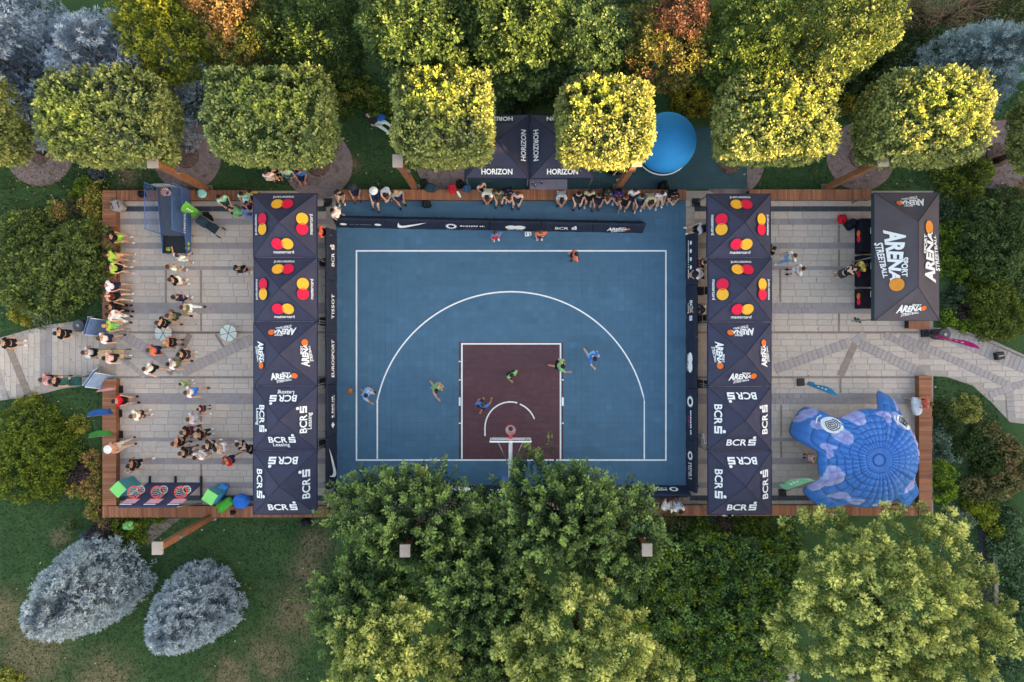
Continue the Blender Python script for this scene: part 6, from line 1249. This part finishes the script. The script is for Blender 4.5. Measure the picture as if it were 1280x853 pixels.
for (px, py, r, h, lb) in ((240, -8, 50, 2.5, 'dark bush filling the gap behind the yellow-green tree'), (345, 0, 50, 2.5, 'dark bush filling the gap behind the russet tree'), (455, 8, 45, 2.5, 'dark bush filling the gap beside the first golden-tipped tree'), (575, 0, 50, 2.5, 'dark bush filling the gap between the golden-tipped trees'), (690, 10, 45, 2.5, 'dark bush filling the gap by the bluish green tree'), (780, 4, 45, 2.5, 'dark bush filling the gap by the purple-leaved tree'), (980, 6, 45, 2.5, 'dark bush filling the gap by the olive tree')): shrub(px, py, r, lb, (38, 58, 32), (84, 104, 52), h, leaf=.12)
for (px, py, r, lb) in ((1135, 22, 30, 'olive scrub bush under the bare twigs beside the olive tree'), (1192, 36, 30, 'olive scrub bush under the bare twigs beside the lone spruce'), (1262, -6, 44, 'dark bush behind the lone silver spruce')): shrub(px, py, r, lb, (62, 70, 42), (122, 120, 76), 1.0, leaf=.1)
# bare thicket top right
def thicket(px, py, label, seed):
    rng = np.random.default_rng(seed); x, y = W(px, py, .8); t = thing('bare_bush', label, 'shrub', (x, y, 0), 0, 'bare twiggy bushes'); m = MB()
    for k in range(46):
        a = rng.uniform(0, 6.28); l = rng.uniform(.6, 1.5); e = Vector((math.cos(a) * l, math.sin(a) * l, rng.uniform(.5, 1.5))); q = e * .5 + Vector(rng.normal(0, .1, 3)); m.tube([(0, 0, 0), q, e], [.022, .014, .005], 4)
        for j in range(3): f = q.lerp(e, rng.uniform(.1, .9)); m.tube([f, f + Vector(rng.normal(0, .25, 3)) + Vector((0, 0, .12))], [.01, .004], 4)
    m.build('twigs', mat('pale_twig', (150, 124, 104), .9, .1, .2, 8), t)
for i, (px, py) in enumerate(((1110, 12), (1150, 6), (1190, 14), (1220, 2), (1175, 32))): thicket(px, py, near_label('bare brown twiggy bush', px, py), 60 + i)
# bottom trees
z_l = [(*W(506, 689, 5.4), 4.3, .75), (*W(809, 688, 5.4), 4.2, .9), (*W(196, 686, 5.4), 3, .8)]
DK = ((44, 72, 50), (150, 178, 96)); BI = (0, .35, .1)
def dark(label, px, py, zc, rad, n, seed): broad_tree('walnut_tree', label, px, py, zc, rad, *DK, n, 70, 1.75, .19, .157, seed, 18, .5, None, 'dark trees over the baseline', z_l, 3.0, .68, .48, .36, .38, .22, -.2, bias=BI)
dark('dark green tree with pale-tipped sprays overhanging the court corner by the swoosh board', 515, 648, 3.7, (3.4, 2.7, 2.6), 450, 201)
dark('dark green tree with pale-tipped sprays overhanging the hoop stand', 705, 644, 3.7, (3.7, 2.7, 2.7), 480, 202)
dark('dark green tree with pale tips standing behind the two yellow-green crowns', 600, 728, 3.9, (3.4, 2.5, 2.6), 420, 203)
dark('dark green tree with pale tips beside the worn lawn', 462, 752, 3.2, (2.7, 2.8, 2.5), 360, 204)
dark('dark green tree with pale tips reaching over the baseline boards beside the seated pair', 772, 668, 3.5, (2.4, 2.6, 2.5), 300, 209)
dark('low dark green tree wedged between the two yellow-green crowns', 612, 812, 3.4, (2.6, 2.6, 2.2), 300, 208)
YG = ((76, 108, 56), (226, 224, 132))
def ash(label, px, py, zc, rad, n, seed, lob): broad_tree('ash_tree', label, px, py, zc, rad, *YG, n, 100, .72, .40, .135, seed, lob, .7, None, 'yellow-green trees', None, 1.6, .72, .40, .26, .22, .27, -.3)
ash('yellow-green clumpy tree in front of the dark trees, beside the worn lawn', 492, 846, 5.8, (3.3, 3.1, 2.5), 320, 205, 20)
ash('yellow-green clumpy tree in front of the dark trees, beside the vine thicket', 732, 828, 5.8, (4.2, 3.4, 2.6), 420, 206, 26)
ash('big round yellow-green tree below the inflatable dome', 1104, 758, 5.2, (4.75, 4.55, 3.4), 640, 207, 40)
# climbing thicket between them
VG = ((50, 86, 58), (122, 158, 74))
for (px, py, r, h) in ((828, 712, 46, 1.6), (885, 700, 42, 1.5), (942, 712, 38, 1.5), (855, 760, 50, 1.9), (915, 765, 52, 2.0), (890, 820, 56, 2.1), (950, 828, 48, 2.0), (968, 775, 36, 1.8), (850, 850, 48, 1.8), (806, 735, 34, 1.5), (800, 785, 30, 1.4), (982, 690, 30, 1.3), (985, 735, 30, 1.4)): shrub(px, py, r, near_label('vine-covered dark green bush', px, py), tuple(int(v + random.Random(px).uniform(-8, 10)) for v in VG[0]), tuple(int(v + random.Random(px * 3 + py).uniform(-16, 26)) for v in VG[1]), h, leaf=.13, name='vine_thicket', group='vine-covered thicket', patch=((142, 158, 46), .16), L0=.45)
# shrubs: (x, y, radius px, colours, height, description)
S = [
 ((58, 80, 46), (124, 142, 78), [(38, 318, 50, 2.2), (92, 306, 44, 2.0), (22, 358, 44, 1.9), (72, 352, 44, 2.0), (112, 338, 30, 1.5), (18, 290, 34, 1.7)], 'dark green bush in the mass beside the spectators\' bench', ((130, 150, 72), .15)),
 ((84, 104, 38), (200, 196, 100), [(112, 258, 17, .7), (116, 280, 14, .6), (122, 300, 10, .5), (70, 262, 14, .6), (118, 238, 16, .7)], 'low golden shrub along the outside of the left bench', ((212, 160, 120), .15)),
 ((60, 62, 46), (104, 98, 78), [(94, 258, 14, .7)], 'dusky grey-brown shrub among golden shrubs', None),
 ((62, 88, 34), (132, 158, 60), [(104, 232, 16, .7), (92, 246, 11, .5)], 'fresh green shrub on the lawn corner above the golden shrubs', None),
 ((92, 104, 40), (186, 178, 70), [(22, 392, 14, .6), (30, 400, 9, .4)], 'small yellow shrub at the upper edge of the left path', None),
 ((86, 104, 76), (146, 160, 120), [(48, 396, 14, .6)], 'pale sage green shrub at the upper edge of the left path', None),
 ((70, 82, 92), (110, 122, 132), [(122, 216, 11, .5)], 'round blue-grey shrub beside the lawn corner', None),
 ((62, 86, 30), (128, 144, 48), [(30, 540, 44, 1.9), (62, 566, 38, 1.7), (18, 586, 44, 1.8), (50, 598, 32, 1.4)], 'olive green bush in the mass beside the lower lawn', None),
 ((96, 108, 44), (192, 184, 84), [(97, 530, 14, .6), (28, 506, 13, .5), (42, 500, 9, .4)], 'small loose yellow shrub on the grass by the feather flags', None),
 ((88, 104, 36), (196, 176, 92), [(110, 572, 13, .6), (120, 584, 10, .5), (112, 600, 12, .5), (106, 612, 12, .5), (122, 622, 11, .5), (116, 640, 12, .5), (133, 652, 11, .4), (90, 612, 9, .4)], 'low golden shrub along the lower left bench', ((210, 150, 120), .2)),
 ((52, 42, 50), (92, 74, 84), [(97, 592, 19, .8)], 'dark purple shrub beside the lower left bench', None), ((50, 42, 54), (86, 74, 88), [(126, 670, 19, .9)], 'dark purple shrub touching the wide silver spruce', None),
 ((64, 92, 34), (148, 166, 62), [(152, 658, 15, .5), (172, 652, 13, .4), (170, 672, 12, .4), (196, 648, 8, .3)], 'fresh green ground shrub below the corner of the benches', None),
 ((78, 100, 62), (118, 138, 92), [(86, 656, 11, .55)], 'small clipped globe bush on the lower lawn', None), ((96, 110, 118), (140, 152, 160), [(106, 672, 6, .25)], 'tiny grey-blue tuft beside the purple shrub', None),
 ((52, 78, 34), (122, 146, 58), [(442, 110, 22, .9), (428, 130, 16, .7), (470, 128, 20, .8)], 'leafy green shrub behind the lawn strip between two clipped trees', ((178, 166, 80), .2)),
 ((96, 100, 36), (196, 176, 60), [(862, 122, 24, 1.0), (890, 132, 18, .8), (848, 108, 16, .8), (1066, 130, 14, .8)], 'golden-leaved shrub behind the sunlit clipped trees', None),
 ((40, 60, 34), (84, 106, 56), [(225, 108, 26, 1.1), (190, 98, 24, 1.0), (30, 105, 30, 1.2), (60, 78, 24, 1.0), (160, 118, 24, 1.0), (660, 106, 28, 1.2), (690, 92, 26, 1.2), (870, 92, 24, 1.2), (1085, 108, 26, 1.1), (1120, 125, 22, 1.0), (1200, 118, 26, 1.1), (8, 128, 30, 1.2), (640, 125, 22, .8), (700, 112, 22, 1.0), (430, 88, 24, 1.2), (780, 96, 22, 1.1)], 'dark undergrowth bush in the shade behind the clipped row', None),
 ((62, 88, 38), (150, 164, 66), [(1182, 208, 17, .9), (1206, 196, 20, 1.0), (1228, 216, 20, 1.0), (1196, 232, 17, .9), (1218, 238, 18, 1.0)], 'sun-caught yellow-green shrub beside the bare soil', None),
 ((54, 78, 60), (104, 130, 96), [(1184, 262, 14, .7), (1192, 378, 13, .6), (1200, 362, 12, .6)], 'grey-green shrub behind the brown canopy', None),
 ((62, 96, 34), (150, 178, 66), [(1190, 288, 17, .8), (1186, 332, 17, .8), (1212, 342, 19, .8), (1186, 304, 11, .6), (1188, 398, 13, .5), (1206, 406, 12, .4)], 'fresh bright green shrub behind the brown canopy', None),
 ((48, 40, 44), (90, 76, 78), [(1204, 388, 13, .6)], 'dark purple-brown shrub behind the brown canopy', None),
 ((52, 78, 48), (114, 138, 78), [(1228, 282, 38, 1.6), (1262, 262, 34, 1.5), (1246, 322, 40, 1.7), (1270, 300, 34, 1.6), (1232, 312, 28, 1.3), (1276, 350, 34, 1.6)], 'dark green bush in the mass right of the brown canopy', None),
 ((62, 82, 34), (126, 140, 58), [(1248, 370, 38, 1.6), (1264, 398, 30, 1.3), (1240, 400, 26, 1.1), (1226, 366, 24, 1.1)], 'olive green bush above the curved path', None),
 ((44, 66, 36), (82, 104, 52), [(1176, 512, 14, .6), (1190, 535, 16, .7), (1202, 560, 18, .8), (1222, 556, 20, .9), (1240, 580, 22, 1.0)], 'mid green shrub beside the bench by the inflatable', None),
 ((110, 118, 56), (190, 186, 98), [(1213, 514, 19, .8)], 'pale yellow shrub beside the curved path', None),
 ((76, 100, 84), (136, 162, 140), [(1180, 544, 15, .7), (1182, 568, 12, .6), (1196, 572, 9, .5), (1204, 650, 15, .7), (1190, 642, 12, .6)], 'blue-green shrub beside the bench by the inflatable', None),
 ((68, 104, 30), (150, 180, 52), [(1180, 592, 18, .8), (1184, 616, 15, .7)], 'vivid green shrub beside the bench by the inflatable', None),
 ((76, 84, 48), (140, 138, 90), [(1262, 566, 26, 1.2), (1254, 604, 26, 1.2), (1276, 590, 22, 1.0), (1224, 612, 20, .9), (1238, 540, 18, .9)], 'loose olive shrub beside the curved path', ((150, 120, 84), .15)),
 ((84, 104, 34), (170, 176, 56), [(1232, 640, 19, .9), (1216, 634, 13, .7), (1244, 660, 14, .7)], 'yellow-green shrub at the head of the asphalt lane', None),
 ((58, 88, 60), (114, 146, 104), [(1268, 655, 20, 1.0), (1262, 690, 24, 1.1), (1276, 720, 22, 1.0), (1266, 790, 30, 1.4), (1256, 836, 30, 1.4), (1280, 760, 22, 1.1), (1238, 810, 20, 1.0)], 'green bush lining the asphalt lane', None),
 ((70, 78, 48), (122, 124, 80), [(838, 650, 22, .6), (815, 660, 18, .5)], 'grey-green low shrub below the bench', None),
 ((52, 78, 32), (118, 138, 52), [(872, 660, 16, .5), (930, 655, 18, .5), (952, 664, 18, .6), (900, 668, 14, .5)], 'low green ground shrub below the right-hand bench', None),
 ((84, 72, 66), (120, 104, 92), [(905, 656, 13, .4)], 'brown dried plant below the right-hand bench', None),
 ((110, 120, 50), (190, 190, 90), [(4, 848, 12, .5), (18, 852, 10, .5)], 'yellow tuft in the dry lawn corner', None)]
def short_of(lb):
    w_ = lb.split(); k = next((i_ for i_, q in enumerate(w_) if q in ('shrub', 'bush', 'plant', 'tuft')), 3); return ' '.join(w_[:k + 1])
for (c0, c1, lst, lb, patch) in S:
    for (px, py, r, h) in lst: shrub(px, py, r, lb if len(lst) == 1 else near_label(short_of(lb), px, py), c0, c1, h, leaf=.085 if r < 20 else .11, patch=patch, group=short_of(lb) + 's')
# added blocks, out of view, sized and spaced to shape the evening shade
block(99, -72.0, 22, 84, 62, math.atan2(-.36, 1), 'tall pale block added out of view to keep sun off the court', (196, 186, 172))
block(67, -35.7, 12, 55, 16.4, 0, 'low block added out of view to shade the canopies', (186, 172, 160))
block(67, 27.6, 12, 64, 21.0, 0, 'low block added out of view to shade the belt of tall trees', (190, 180, 170))
